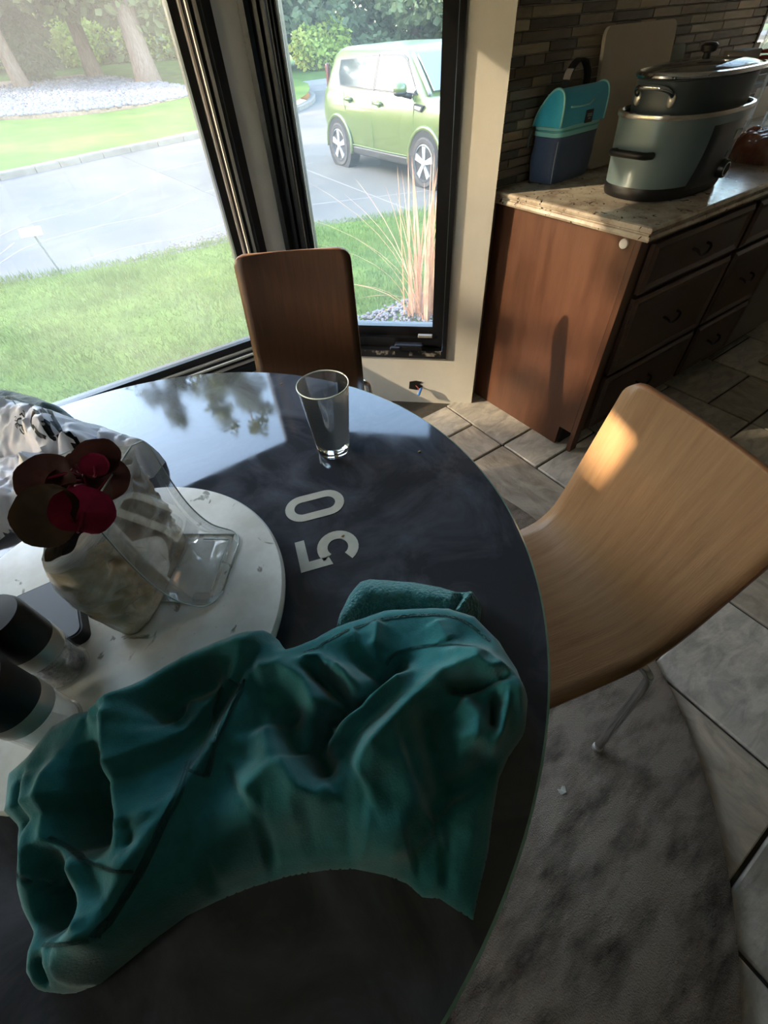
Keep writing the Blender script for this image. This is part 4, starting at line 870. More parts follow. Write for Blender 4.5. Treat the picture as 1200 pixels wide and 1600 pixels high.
valleys = [
 ([(172, 1200), (165, 1260), (180, 1320)], .042, .018), ([(290, 1130), (270, 1110), (300, 1085), (360, 1060)], .034, .018),
 ([(95, 1360), (85, 1410), (105, 1445)], .050, .014), ([(70, 1225), (62, 1300)], .016, .007), ([(62, 1500), (66, 1535)], .022, .006),
 ([(460, 1110), (455, 1150), (470, 1190)], .026, .016), ([(520, 1135), (500, 1175), (515, 1215)], .040, .012),
 ([(625, 1035), (560, 1110), (510, 1130)], .026, .008), ([(560, 1035), (600, 1060), (640, 1035)], .016, .010), ([(490, 1060), (520, 1080), (560, 1110)], .022, .009),
 ([(660, 1110), (680, 1180), (690, 1230)], .022, .016), ([(700, 1085), (750, 1080), (790, 1072)], .024, .006), ([(770, 1100), (768, 1140)], .018, .006),
 ([(775, 1185), (740, 1215), (700, 1235), (670, 1280)], .042, .016), ([(560, 1335), (480, 1330), (400, 1345)], .030, .030), ([(420, 1400), (300, 1410)], .034, .05), ([(640, 1340), (700, 1320)], .030, .022), ([(600, 1380), (560, 1360)], .02, .02),
 ([(704, 1300), (700, 1400)], .014, .006), ([(230, 1330), (225, 1290)], .012, .008), ([(205, 1140), (180, 1150), (150, 1150)], .010, .012),
]
RG = [(L2(p, .82), a, w) for p, a, w in ridges]; VG = [(L2(p, .80), a, w) for p, a, w in valleys]
LOWL = L2([(320, 1600), (215, 1500), (262, 1425), (310, 1392), (370, 1365), (440, 1345), (520, 1335), (600, 1345), (650, 1325), (690, 1275), (750, 1225), (800, 1190), (900, 1190)], .77)   # below this line the cloth lies flat
def shirt_h(X, Y, D):
    h = np.full(X.shape, .060)+.004*fbm(X, Y, 26, 3)+.0022*fbm(X, Y, 75, 4)
    for p, a, w in RG:
        d, t, s = line_dist(X, Y, p); h = h+a*1.25*np.exp(-(np.abs(d)/w)**1.45)*np.clip(np.minimum(t, 1-t)*5+.45, 0, 1)
    for p, a, w in VG:
        d, t, s = line_dist(X, Y, p); h = h-a*1.25*np.exp(-(d/w)**2)*np.clip(np.minimum(t, 1-t)*5+.4, 0, 1)
    h = .014+np.log1p(np.exp((h-.014)*90))/90
    d, t, sg_ = line_dist(X, Y, LOWL); low = (sg_ < 0)*(1-np.exp(-d/.018)); h = h*(1-.84*low)
    dm = .264+.012-np.hypot(X-MC.x, Y-MC.y); g = .042*np.clip(dm/.012, 0, 1)
    h = np.maximum(h-.45*g, .012)
    e = np.clip(D/.026, 0, 1); return g+h*np.sqrt(np.maximum(0, 1-(1-e)**2))
shirt = thing('sweatshirt', 'teal green fleece sweatshirt crumpled in folds on the table', 'sweatshirt', P(430, 1200, TZ))
cl = Cloth(spoly, TZ, shirt_h, .003)
cl.build('shirt_body', 'fleece', shirt)
# brushed fleece inside showing at the hem, and the rolled corner
fpoly = [P(x, y, TZ+.02) for x, y in ((522, 984), (528, 960), (542, 930), (560, 908), (578, 902), (610, 904), (650, 908), (690, 915), (712, 922), (735, 922), (748, 930), (755, 945), (752, 962), (720, 975), (640, 985), (560, 1000))]
fr = [(L2([(540, 960), (570, 920), (640, 922), (700, 935)], .79), .016, .02), (L2([(718, 960), (735, 930)], .79), .022, .010)]; fv = [(L2([(708, 950), (722, 925)], .79), .02, .005), (L2([(560, 965), (630, 950), (690, 950)], .79), .010, .012)]
def fl_h(X, Y, D):
    h = np.full(X.shape, .030)+.002*fbm(X, Y, 60, 8)
    for p, a, w in fr: h = h+a*np.exp(-(line_dist(X, Y, p)[0]/w)**2)
    for p, a, w in fv: h = h-a*np.exp(-(line_dist(X, Y, p)[0]/w)**2)
    e = np.clip(D/.018, 0, 1); return np.maximum(h, .006)*np.sqrt(np.maximum(0, 1-(1-e)**2))
Cloth(fpoly, TZ, fl_h, .0034).build('fleece_lining', 'fleece_in', shirt)
cl.ribbon('hem_seam', [(603, 1038), (622, 1020), (660, 1010), (715, 1008), (760, 1016)], .004, 'fleece_seam', shirt)
cl.ribbon('hem_seam', [(475, 1020), (515, 1000), (565, 978), (620, 964), (690, 962), (730, 974), (765, 1002)], .004, 'fleece_in', shirt)
cl.ribbon('pocket_welt', [(368, 1066), (352, 1100), (336, 1140), (318, 1180), (308, 1208)], .022, 'fleece', shirt, off=.0012, thick=.0012)
cl.ribbon('welt_stitching', [(383, 1062), (366, 1100), (350, 1140), (333, 1180), (322, 1212)], .003, 'fleece_seam', shirt, off=.003)
cl.ribbon('welt_stitching', [(294, 1203), (308, 1209), (322, 1213)], .003, 'fleece_seam', shirt, off=.003)
for dx in (0, 7): cl.ribbon('side_seam', [(292+dx, 1190), (280+dx, 1230), (255+dx, 1280), (225+dx, 1345), (190+dx, 1405), (145+dx, 1465)], .0028, 'fleece_seam', shirt, off=.0015)
cl.ribbon('gusset_seam', [(78, 1308), (110, 1325), (145, 1350), (180, 1362), (210, 1362)], .003, 'fleece_seam', shirt, off=.0015)
cl.ribbon('gusset_seam', [(68, 1476), (95, 1476), (140, 1470)], .003, 'fleece_seam', shirt, off=.0015)


# ------------------------------------------------------------------ white plastic bag and dark green cloth at the window end of the table
MT['plastic_bag'] = mat('white_plastic_bag', '#dedde2', .38, col2='#d2d2da', ns=6, bump=.15, bs=30, spec=.4)
nt = MT['plastic_bag'].node_tree; b_ = nt.nodes['Principled BSDF']; tl_ = nt.nodes.new('ShaderNodeBsdfTranslucent'); tl_.inputs[0].default_value = (.8, .8, .84, 1); mx_ = nt.nodes.new('ShaderNodeMixShader'); mx_.inputs[0].default_value = .25
nt.links.new(b_.outputs[0], mx_.inputs[1]); nt.links.new(tl_.outputs[0], mx_.inputs[2]); nt.links.new(mx_.outputs[0], nt.nodes['Material Output'].inputs[0])
MT['bag_print'] = mat('black_print', '#17171c', .4)
bag_px = [(-130, 700), (-80, 640), (0, 632), (40, 634), (80, 650), (112, 676), (140, 668), (165, 662), (195, 685), (235, 692), (250, 705), (230, 730), (180, 745), (120, 760), (60, 790), (20, 800), (-20, 830), (-100, 850)]
bpoly = [P(x, y, TZ+.03) for x, y in bag_px]
bagr = [(L2([(-60, 650), (0, 640), (60, 650), (110, 690)], .84), .075, .05), (L2([(100, 700), (170, 685), (225, 700)], .80), .028, .03), (L2([(-20, 770), (30, 735), (90, 730)], .82), .035, .03), (L2([(0, 700), (40, 720), (75, 760)], .8), .02, .012), (L2([(60, 690), (80, 725), (60, 760)], .8), .018, .010)]
bagv = [(L2([(-10, 690), (30, 700), (60, 715)], .82), .030, .012), (L2([(20, 760), (-20, 800)], .8), .02, .014), (L2([(120, 690), (105, 730), (120, 755)], .8), .022, .012), (L2([(160, 680), (165, 720)], .79), .014, .008)]
def bag_h(X, Y, D):
    n1 = fbm(X, Y, 30, 21); n2 = fbm(X, Y, 70, 22); h = .030+.012*(1-np.abs(n1)*1.6)+.007*(1-np.abs(n2)*1.8)
    for p, a, w in bagr: h = h+a*np.exp(-(line_dist(X, Y, p)[0]/w)**2)
    for p, a, w in bagv: h = h-a*np.exp(-(line_dist(X, Y, p)[0]/w)**2)
    e = np.clip(D/.03, 0, 1); return np.maximum(h, .006)*np.sqrt(np.maximum(0, 1-(1-e)**2))
bag = thing('plastic_bag', 'crumpled white plastic bag with black printed logo on the table', 'bag', P(40, 720, TZ))
bc = Cloth(bpoly, TZ, bag_h, .0045); bc.build('bag_film', 'plastic_bag', bag, 40)
lg = [[(55, 646), (50, 652), (51, 662), (56, 673), (62, 680), (72, 684)], [(61, 643), (67, 658), (73, 672), (80, 683), (86, 685)], [(63, 644), (72, 650), (82, 659), (92, 666), (103, 667)], [(72, 655), (74, 662), (80, 676)]]
for q in lg: bc.ribbon('printed_logo', q, .006, 'bag_print', bag, off=.0008, thick=.0006)
bc.ribbon('printed_logo', [(90, 684), (98, 679), (106, 677), (113, 678)], .009, 'bag_print', bag, off=.0008, thick=.0006)
bc.ribbon('printed_logo', [(117, 684), (121, 692), (121, 698), (116, 701)], .007, 'bag_print', bag, off=.0008, thick=.0006)
# lettering CRUS over MANE, set on an arc running down the bag
let = {'C': [[(1, .8), (.7, 1), (.2, 1), (0, .7), (0, .3), (.2, 0), (.7, 0), (1, .2)]], 'R': [[(0, 0), (0, 1), (.7, 1), (.95, .8), (.7, .52), (0, .5)], [(.45, .5), (1, 0)]], 'U': [[(0, 1), (0, .3), (.3, 0), (.7, 0), (1, .3), (1, 1)]], 'S': [[(1, .85), (.7, 1), (.2, 1), (0, .78), (.25, .55), (.75, .47), (1, .25), (.75, 0), (.2, 0), (0, .15)]],
       'M': [[(0, 0), (0, 1), (.5, .35), (1, 1), (1, 0)]], 'A': [[(0, 0), (.5, 1), (1, 0)], [(.2, .4), (.8, .4)]], 'N': [[(0, 0), (0, 1), (1, 0), (1, 1)]], 'E': [[(1, 1), (0, 1), (0, 0), (1, 0)], [(0, .5), (.8, .5)]]}
def lettering(txt, spots, hpx, w):
    for ch, (x, y, dx, dy) in zip(txt, spots):              # (x,y) letter base start, (dx,dy) reading step in photo pixels
        ux_, uy_ = -dy, dx; ln = math.hypot(ux_, uy_); ux_, uy_ = ux_/ln*hpx*-1, uy_/ln*hpx*-1
        for s_ in let[ch]: bc.ribbon('printed_letter', [(x+u*dx+v*ux_*-1, y+u*dy+v*uy_*-1) for u, v in s_], w, 'bag_print', bag, off=.0007, thick=.0005, n=2)
lettering('CRUS', [(39, 634, -4, 5), (33, 642, -2, 7), (27, 655, 1, 9), (31, 671, 6, 8)], -7, .0022)
lettering('MANE', [(34, 632, -4, 4), (28, 639, -3, 5), (23, 652, 0, 6), (24, 664, 4, 6)], -4, .0016)
MT['green_cloth'] = mat('dark_green_cloth', '#2c3c38', .9, col2='#3a4a46', ns=20, bump=.3, bs=120, sheen=.3)
gpoly = [P(x, y, TZ+.03) for x, y in ((-150, 640), (-60, 612), (0, 606), (25, 608), (60, 618), (95, 632), (112, 645), (118, 662), (112, 676), (70, 665), (0, 660), (-100, 690))]
gr = [(L2([(-60, 625), (10, 620), (70, 638), (108, 655)], .82), .03, .012), (L2([(-60, 615), (10, 609), (60, 622)], .82), .028, .02), (L2([(60, 650), (105, 662)], .81), .02, .010)]
def gc_h(X, Y, D):
    h = .034+.007*fbm(X, Y, 50, 31)
    for p, a, w in gr: h = h+a*np.exp(-(line_dist(X, Y, p)[0]/w)**2)
    e = np.clip(D/.02, 0, 1); return np.maximum(h, .006)*np.sqrt(np.maximum(0, 1-(1-e)**2))
tag(Cloth(gpoly, TZ, gc_h, .0045).build('folded_cloth', 'green_cloth'), 'dark green folded cloth lying behind the white plastic bag', 'cloth')

# ------------------------------------------------------------------ bentwood chairs
def make_chair(label, group):
    root = thing('dining_chair', label, 'chair', group=group, local=True)
    prof = smooth_path([Vector(p) for p in ((-.215, .418, 0), (-.20, .440, 0), (-.15, .452, 0), (-.02, .447, 0), (.09, .447, 0), (.155, .462, 0), (.195, .50, 0), (.216, .56, 0), (.236, .66, 0), (.256, .76, 0), (.276, .862, 0))], 14)
    tl = [0]
    for a, b in zip(prof, prof[1:]): tl.append(tl[-1]+(b-a).length)
    T = tl[-1]; rc = .035; ny_ = 14
    def half(t):
        w = .205-.012*(t/T)
        for e in (t, T-t):
            if e < rc: w -= rc-math.sqrt(max(0, rc*rc-(rc-e)**2))
        return w
    def sec(i0, i1, extra):
        bm = B(); rows = []
        for p, t in list(zip(prof, tl))[i0:i1]:
            w = half(t); rows.append([bm.verts.new((p.x-extra(t)*(1-(2*k/ny_-1)**2)*-1, (2*k/ny_-1)*w, p.y-.008*(1-(2*k/ny_-1)**2)*max(0, min(1, (.50-p.y)/.055)))) for k in range(ny_+1)])
        for a, b in zip(rows, rows[1:]):
            for k in range(ny_): bm.faces.new((a[k], a[k+1], b[k+1], b[k]))
        return bm
    k_ = next(i for i, p in enumerate(prof) if p.x > .17); ex = lambda t: .014*max(0, min(1, (t/T-.5)/.2))
    for nm, i0, i1 in (('seat_and_back_shell', 0, len(prof)),):
        bm = sec(i0, i1, ex); bmesh.ops.recalc_face_normals(bm, faces=bm.faces)
        me = bpy.data.meshes.new(nm); bm.to_mesh(me); bm.free(); o = link(nm, me, 'oak', root, True); md = o.modifiers.new('ply', 'SOLIDIFY'); md.thickness = .013; md.offset = 0; md.use_rim = True
        me.materials.append(MT['ply_edge']); md.material_offset_rim = 1
    for sx, sy in ((1, -1), (1, 1), (-1, -1), (-1, 1)):
        fx = .178 if sx > 0 else -.20; bm = B()
        tube(bm, smooth_path([(fx*.72, sy*.06, .425), (fx*.95, sy*.17, .425), (fx*1.02, sy*.205, .418), (fx*1.03, sy*.218, .38), (fx*1.0, sy*.235, .19), (fx, sy*.25, .006)], 5), .0105, 12); lg_ = obj('leg', bm, 'chrome', root, True)
        bm = B(); lathe(bm, (fx, sy*.25), [(.011, 0), (.0125, .002), (.0125, .012), (.011, .016)], 14); f_ = obj('foot_cap', bm, 'steel', None, True); f_.parent = lg_
    bm = B(); box(bm, (-.16, -.065, .421), (.13, .065, .437), bev=.004); obj('seat_plate', bm, 'rubber', root)
    return root
def copy_tree(o, parent=None):
    c = o.copy(); COL.objects.link(c); c.parent = parent
    for ch in list(o.children): copy_tree(ch, c)
    return c
chairR = make_chair('light oak bentwood chair pulled up on the right of the table', 'bentwood dining chairs')
chairR.location = (.494, .244, .0146); chairR.rotation_euler = (0, 0, math.radians(-16))
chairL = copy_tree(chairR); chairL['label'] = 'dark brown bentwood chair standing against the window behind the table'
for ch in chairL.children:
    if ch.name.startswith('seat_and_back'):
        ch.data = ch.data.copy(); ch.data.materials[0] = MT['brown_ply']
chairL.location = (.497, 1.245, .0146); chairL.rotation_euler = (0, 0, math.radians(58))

# ------------------------------------------------------------------ kitchen run: base cabinets, counter, appliance
CX0, CY0, CY1, CZ = 1.525, .80, KY-.012, .868
MT['panel'] = mat('brown_end_panel', '#4c3023', .34, col2='#5a3a2a', ns=4, stretch=(5, 5, .7), bump=.05, bs=30, bstretch=(8, 8, .8), rvar=.06)
def cabinet(x0, x1, label, end_panel):
    root = thing('base_cabinet', label, 'cabinet', ((x0+x1)/2, (CY0+CY1)/2, 0), 'brown base cabinets')
    bm = B(); box(bm, (x0+.02, CY0+.022, .10), (x1-.001, CY1, CZ)); obj('carcass', bm, 'walnut', root)
    bm = B(); box(bm, (x0+.02, CY0+.075, .003), (x1-.001, CY0+.09, .10)); obj('toe_kick', bm, 'rubber', root)
    if end_panel:                                       # side with a notch for the toe space
        bm = B(); pr = [(CY1, .003), (CY1, CZ), (CY0+.022, CZ), (CY0+.022, .10), (CY0+.085, .10), (CY0+.085, .003)]
        loft(bm, [[Vector((x0, y, z)) for y, z in pr], [Vector((x0+.02, y, z)) for y, z in pr]]); obj('end_panel', bm, 'panel', root)
        bm = B(); box(bm, (x0, CY0, .003), (x0+.045, CY0+.022, CZ), bev=.002); obj('corner_stile', bm, 'walnut', root)
    xs = x0+(.05 if end_panel else .008); xe = x1-.008
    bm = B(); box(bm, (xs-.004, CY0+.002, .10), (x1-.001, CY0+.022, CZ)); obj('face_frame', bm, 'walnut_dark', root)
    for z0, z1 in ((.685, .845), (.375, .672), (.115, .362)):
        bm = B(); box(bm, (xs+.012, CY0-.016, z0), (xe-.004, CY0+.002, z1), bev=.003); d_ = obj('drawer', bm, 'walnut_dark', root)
        bm = B(); i_ = .028
        loft(bm, [[Vector((xs+.012+a, CY0-.016-d, z0+a)), Vector((xe-.004-a, CY0-.016-d, z0+a)), Vector((xe-.004-a, CY0-.016-d, z1-a)), Vector((xs+.012+a, CY0-.016-d, z1-a))] for a, d in ((.004, 0), (.014, .008), (i_, .002), (i_+.004, .001))]); obj('raised_moulding', bm, 'walnut_dark', d_)
        xm, zm = (xs+xe)/2, (z0+z1)/2+.01; bm = B()
        tube(bm, smooth_path([(xm-.045, CY0-.016, zm), (xm-.042, CY0-.035, zm-.004), (xm-.02, CY0-.04, zm-.022), (xm+.02, CY0-.04, zm-.022), (xm+.042, CY0-.035, zm-.004), (xm+.045, CY0-.016, zm)], 4), .005, 8)
        for sx in (-1, 1): lathe(bm, (0, 0), [(.012, 0), (.010, .006), (.004, .007)], 14); bmesh.ops.transform(bm, matrix=Matrix.Identity(4), verts=bm.verts)
        bm2 = B(); tube(bm2, smooth_path([(xm-.045, CY0-.014, zm), (xm-.042, CY0-.035, zm-.004), (xm-.02, CY0-.04, zm-.022), (xm+.02, CY0-.04, zm-.022), (xm+.042, CY0-.035, zm-.004), (xm+.045, CY0-.014, zm)], 4), .005, 8); bm.free()
        obj('pull', bm2, 'bronze', d_, True)
    return root
cabinet(CX0, 2.225, 'brown base cabinet with bare end panel at the end of the counter', True)
cabinet(2.227, 2.70, 'brown drawer cabinet between the end cabinet and the grey appliance', False)
bm = B(); t_ = bmesh.new(); lathe(bm, (0, 0), [(.0145, 0), (.0145, .008), (.012, .010), (.003, .0105)], 24); bmesh.ops.transform(bm, matrix=Matrix.Translation((CX0, CY0+.055, CZ-.022))@Euler((0, -PI/2, 0)).to_matrix().to_4x4(), verts=bm.verts); t_.free()
tag(obj('bumper_button', bm, mat('white_button', '#d8d4cc', .5), smooth=40), 'round white button stuck high on the cabinet end panel', 'button')
dw = thing('dishwasher', 'grey front dishwasher beyond the brown drawers', 'dishwasher', (3.0, 1.1, 0))
bm = B(); box(bm, (2.705, CY0+.03, .10), (3.30, CY1, CZ)); obj('casing', bm, 'rubber', dw)
bm = B(); box(bm, (2.708, CY0-.018, .115), (3.297, CY0+.03, .74), bev=.005); obj('door', bm, mat('grey_steel_front', '#6b6661', .35, metal=.5, col2='#75706a', ns=5, stretch=(.3, 1, 14)), dw)
bm = B(); box(bm, (2.708, CY0-.018, .745), (3.297, CY0+.03, CZ-.004), bev=.005); obj('control_strip', bm, 'black_plastic', dw)
bm = B(); tube(bm, [(2.76, CY0-.018, .70), (2.76, CY0-.05, .70), (3.24, CY0-.05, .70), (3.24, CY0-.018, .70)], .009, 10); obj('handle', bm, 'steel', dw, True)
bm = B(); box(bm, (2.71, CY0+.05, .003), (3.295, CY0+.07, .10)); obj('toe_kick', bm, 'rubber', dw)
# counter with a stepped ogee edge
bm = B(); XO, YO = 1.494, .765
prf = [(.012, CZ+.001), (.004, CZ+.003), (.000, CZ+.010), (.004, CZ+.018), (.010, CZ+.020), (.010, CZ+.023), (.003, CZ+.027), (.000, CZ+.034), (.004, CZ+.040), (.012, CZ+.042)]
loft(bm, [[Vector((XO+d, YO+d, z)), Vector((4.2, YO+d, z)), Vector((4.2, KY-.010, z)), Vector((XO+d, KY-.010, z))] for d, z in prf])
tag(obj('countertop', bm, 'granite'), 'speckled beige granite countertop with moulded edge', 'countertop'); KZ = CZ+.042
# runner mat on the kitchen floor
bm = B(); mx0, my0, mx1, my1 = 2.93, .18, 4.1, .66
loft(bm, [[Vector((mx0+d, my0+d, z)), Vector((mx1-d, my0+d, z)), Vector((mx1-d, my1-d, z)), Vector((mx0+d, my1-d, z))] for d, z in ((0, .001), (0, .007), (.004, .010))])
mt_ = stonemat('mat_pattern', '#a69c8c', '#938876', .56, '#4a3f36', .35, .9); mt_o = tag(obj('kitchen_mat', bm, mt_), 'patterned beige kitchen mat on the floor beyond the chair', 'mat')

# ------------------------------------------------------------------ lunch bag
MT['aqua'] = mat('aqua_nylon', '#2aa6cc', .6, col2='#35b4d6', ns=8, bump=.1, bs=200, sheen=.2); MT['navy'] = mat('navy_nylon', '#2c3c5c', .65, col2='#35476a', ns=8, bump=.12, bs=160, sheen=.2)
MT['teal_trim'] = mat('pale_aqua_trim', '#86c9cc', .5); MT['zip'] = mat('zip_teeth', '#4fa0a8', .5, metal=.2)
bu = Vector((.998, .06)).normalized(); bv = Vector((-bu.y, bu.x)); BL, BD = .130, .060; bc_ = Vector((1.672, 1.308))+bu*BL+bv*BD
def bp3(u, v, z): q = bc_+bu*u+bv*v; return Vector((q.x, q.y, KZ+z))
lb = thing('lunch_bag', 'aqua and navy insulated lunch bag with a black handle on the counter', 'lunch bag', bp3(0, 0, 0))
def lring(z, sx=1., sy=1., n=40, p=5.5, bul=0):
    out = []
    for k in range(n):
        a = 2*PI*k/n+PI/4; ca, sa = math.cos(a), math.sin(a); x = BL*sx*math.copysign(abs(ca)**(2/p), ca); y = BD*sy*math.copysign(abs(sa)**(2/p), sa); w = 1+bul*mnoise.noise(Vector((x*18, y*18, z*22))); out.append(bp3(x*w, y*w, z))
    return out
bm = B(); loft(bm, [lring(z, a, a, bul=.05) for z, a in ((.001, .93), (.006, .97), (.03, 1.0), (.07, 1.01), (.11, .99), (.135, 1.0), (.14, 1.0))]); obj('lower_body', bm, 'navy', lb, True)
bm = B(); loft(bm, [lring(z, a, a) for z, a in ((.139, 1.0), (.140, 1.02), (.146, 1.025), (.152, 1.02), (.153, 1.0))]); obj('zip_band', bm, 'teal_trim', lb, 40)
bm = B(); loft(bm, [lring(z, a, a) for z, a in ((.1525, 1.0), (.1535, 1.012), (.157, 1.012), (.158, 1.0))]); obj('zip_teeth', bm, 'zip', lb, 40)
bm = B(); loft(bm, [lring(z, a, a) for z, a in ((.1575, 1.0), (.159, 1.022), (.166, 1.022), (.168, 1.0))]); obj('zip_band', bm, 'teal_trim', lb, 40)
# domed lid: arch across v, ends slightly tapered along u
DOME = [Vector(p) for p in ((-1.0, .166, 0), (-1.01, .20, 0), (-.97, .235, 0), (-.80, .258, 0), (-.45, .266, 0), (-.05, .258, 0), (.40, .232, 0), (.78, .200, 0), (1.0, .166, 0))]
DP = smooth_path(DOME, 6)
def dome(u, t):                                         # t -1..1 from the front edge over the arch to the back
    f = (t+1)/2*(len(DP)-1); i = min(int(f), len(DP)-2); p = DP[i].lerp(DP[i+1], f-i); return bp3(u, p.x*BD, p.y)
bm = B(); rows = []
for u in np.linspace(-BL, BL, 14): rows.append([dome(u*(1-.0), t) for t in np.linspace(-1, 1, 22)])
loft(bm, [r+[bp3(float(u), 0, .166)] for r, u in zip(rows, np.linspace(-BL, BL, 14))]); obj('domed_lid', bm, 'aqua', lb, 50)
for u in (-BL, BL):
    bm = B(); tube(bm, [dome(u, t)+Vector((0, 0, .001)) for t in np.linspace(-1, 1, 26)], .0035, 8); obj('lid_piping', bm, 'teal_trim', lb, True)
hp = smooth_path([bp3(-.062, 0, .262), bp3(-.058, 0, .29), bp3(-.03, 0, .318), bp3(0, 0, .326), bp3(.03, 0, .318), bp3(.058, 0, .29), bp3(.062, 0, .262)], 5)
bm = B(); rows = []
for p in hp: rows.append([p+Vector((bv.x, bv.y, 0))*w+Vector((0, 0, dz)) for w, dz in ((-.014, 0), (.014, 0), (.014, .006), (-.014, .006))])
loft(bm, rows); ho = obj('handle', bm, mat('black_webbing', '#14161b', .8, bump=.3, bs=300), lb)
for a, b in ((3, 8), (22, 26)):
    bm = B(); loft(bm, [[q+Vector((0, 0, .0016)) for q in r[:]] for r in rows[a:b]]); bmesh.ops.scale(bm, vec=(1, 1, 1), verts=bm.verts); obj('grey_grip', bm, mat('grey_leather', '#9a8f86', .6), ho)
bm = B(); box(bm, (-.022, -.003, -.018), (.022, .003, .018), bev=.002); q_ = dome(.03, -.86); bmesh.ops.transform(bm, matrix=Matrix.Translation(q_)@Matrix(((bu.x, bv.x, 0, 0), (bu.y, bv.y, 0, 0), (0, 0, 1, 0), (0, 0, 0, 1)))@Euler((-.05, 0, 0)).to_matrix().to_4x4(), verts=bm.verts); pa_ = obj('badge', bm, mat('badge_black', '#15181c', .5), lb)
bm = B()
for y_, w_ in ((.006, .013), (.001, .013), (-.006, .006)): box(bm, (-w_, -.0042, y_-.0014), (w_, -.003, y_+.0014))
bmesh.ops.transform(bm, matrix=Matrix.Translation(q_)@Matrix(((bu.x, bv.x, 0, 0), (bu.y, bv.y, 0, 0), (0, 0, 1, 0), (0, 0, 0, 1)))@Euler((-.05, 0, 0)).to_matrix().to_4x4(), verts=bm.verts); stuff(obj('badge_lettering', bm, mat('badge_grey', '#8a9398', .5), pa_))
bm = B(); tube(bm, [dome(-.09, -.62), dome(-.03, -.64), dome(.02, -.64), dome(.045, -.55)], .003, 6); obj('lid_trim', bm, 'teal_trim', lb, True)
bm = B(); tube(bm, smooth_path([bp3(-BL*.97, -BD*.99, .13), bp3(-BL*.99, -BD*1.01, .07), bp3(-BL*.95, -BD*.99, .006)], 4), .002, 6); obj('corner_piping', bm, mat('piping_grey', '#8790a0', .5), lb, True)
bm = B(); tube(bm, [bp3(-BL*1.0, BD*1.0, .155), bp3(-BL*1.04, BD*1.06, .13), bp3(-BL*1.05, BD*1.05, .105)], .004, 6); obj('zip_pull', bm, mat('pull_grey', '#6f8f96', .5), lb, True)

# ------------------------------------------------------------------ slow cooker with a pot and lid stacked on it
CC = Vector((1.915, 1.012)); CA, CB = .25, .158
ck = thing('slow_cooker', 'oval slate grey slow cooker with black base on the counter', 'slow cooker', (CC.x, CC.y, KZ))
MT['cooker'] = mat('slate_metal', '#66777b', .38, metal=.25, col2='#6d7f83', ns=3, stretch=(1, 1, .3), coat=.2); MT['cooker_panel'] = mat('cooker_panel', '#23272b', .3, col2='#2a2f33', ns=4)
oval = lambda a, b, z, n=72: circle(CC, a, KZ+(z-KZ)*1.08, n, ry=b, p=2.5)
bm = B(); loft(bm, [oval(CA*s, CB*s, KZ+z) for s, z in ((.86, .001), (.90, .003), (.92, .012), (.925, .030), (.92, .034))]); obj('base', bm, 'black_plastic', ck, 40)
bm = B(); loft(bm, [oval(CA*s, CB*s, KZ+z) for s, z in ((.915, .034), (.93, .07), (.955, .13), (.975, .192), (.975, .194))]); obj('body', bm, 'cooker', ck, 40)
bm = B(); loft(bm, [oval(CA*s, CB*s, KZ+z) for s, z in ((.975, .193), (1.0, .194), (1.005, .199), (1.0, .204), (.95, .205), (.93, .198))], cap1=False); obj('rim', bm, mat('pale_rim', '#b8b3aa', .25, metal=.8), ck, 40)
bm = B(); loft(bm, [oval(CA*s, CB*s, KZ+z) for s, z in ((.94, .2), (.92, .17), (.88, .08), (.5, .075))], cap0=False); obj('liner', bm, 'cooker_panel', ck, 40)
bm = B(); tube(bm, smooth_path([(CC.x-CA*.93, CC.y+.062, KZ+.125), (CC.x-CA*.93-.03, CC.y+.058, KZ+.128), (CC.x-CA*.93-.042, CC.y+.03, KZ+.130), (CC.x-CA*.93-.042, CC.y-.03, KZ+.130), (CC.x-CA*.93-.03, CC.y-.058, KZ+.128), (CC.x-CA*.9, CC.y-.062, KZ+.125)], 4), .010, 10); obj('side_handle', bm, 'black_plastic', ck, True)
bm = B(); tube(bm, smooth_path([(CC.x+CA*.93, CC.y+.062, KZ+.125), (CC.x+CA*.93+.042, CC.y+.03, KZ+.130), (CC.x+CA*.93+.042, CC.y-.03, KZ+.130), (CC.x+CA*.9, CC.y-.062, KZ+.125)], 4), .010, 10); obj('side_handle', bm, 'black_plastic', ck, True)
def cook_front(x, z, off):                               # point on the front of the oval body
    t = abs(x)/CA; yb = CB*max(0, 1-t**2.5)**(1/2.5); s = .915+.06*(z-.034)/.16; return Vector((CC.x+x*s, CC.y-yb*s-off, KZ+z))
bm = B(); pr = [(-.02, .03), (.13, .03), (.15, .05), (.165, .165), (.15, .182), (.0, .182), (-.015, .17), (-.045, .045)]
bm = B(); rows = []
for k in range(11):
    f = k/10; x0 = -.115+.03*f+.014*math.sin(PI*f); x1 = .11+.03*f; rows.append([cook_front(x0+(x1-x0)*q/10, .022+.165*f, .006 if 0 < q < 10 and 0 < k < 10 else .001) for q in range(11)])
loft(bm, rows, closed=False); fp = obj('control_panel', bm, 'cooker_panel', ck, 40)
fr_px = [rows[0][0]]+[r[0] for r in rows]+rows[-1]+[r[-1] for r in rows[::-1]]+rows[0][::-1]
bm = B(); tube(bm, [p+Vector((0, -.002, 0)) for p in fr_px], .005, 6); obj('panel_frame', bm, 'black_plastic', fp, True)
def disc_on(c, r, d, ma, nm, par, ringr=None):
    bm = B(); M_ = Matrix.Translation(c)@Euler((PI/2, 0, 0)).to_matrix().to_4x4(); lathe(bm, (0, 0), [(r, 0), (r*.97, d*.85), (r*.9, d), (.002, d)], 28); bmesh.ops.transform(bm, matrix=M_, verts=bm.verts); return obj(nm, bm, ma, par, 40)
kb = disc_on(cook_front(.075, .062, .004), .026, .022, 'black_plastic', 'knob', fp)
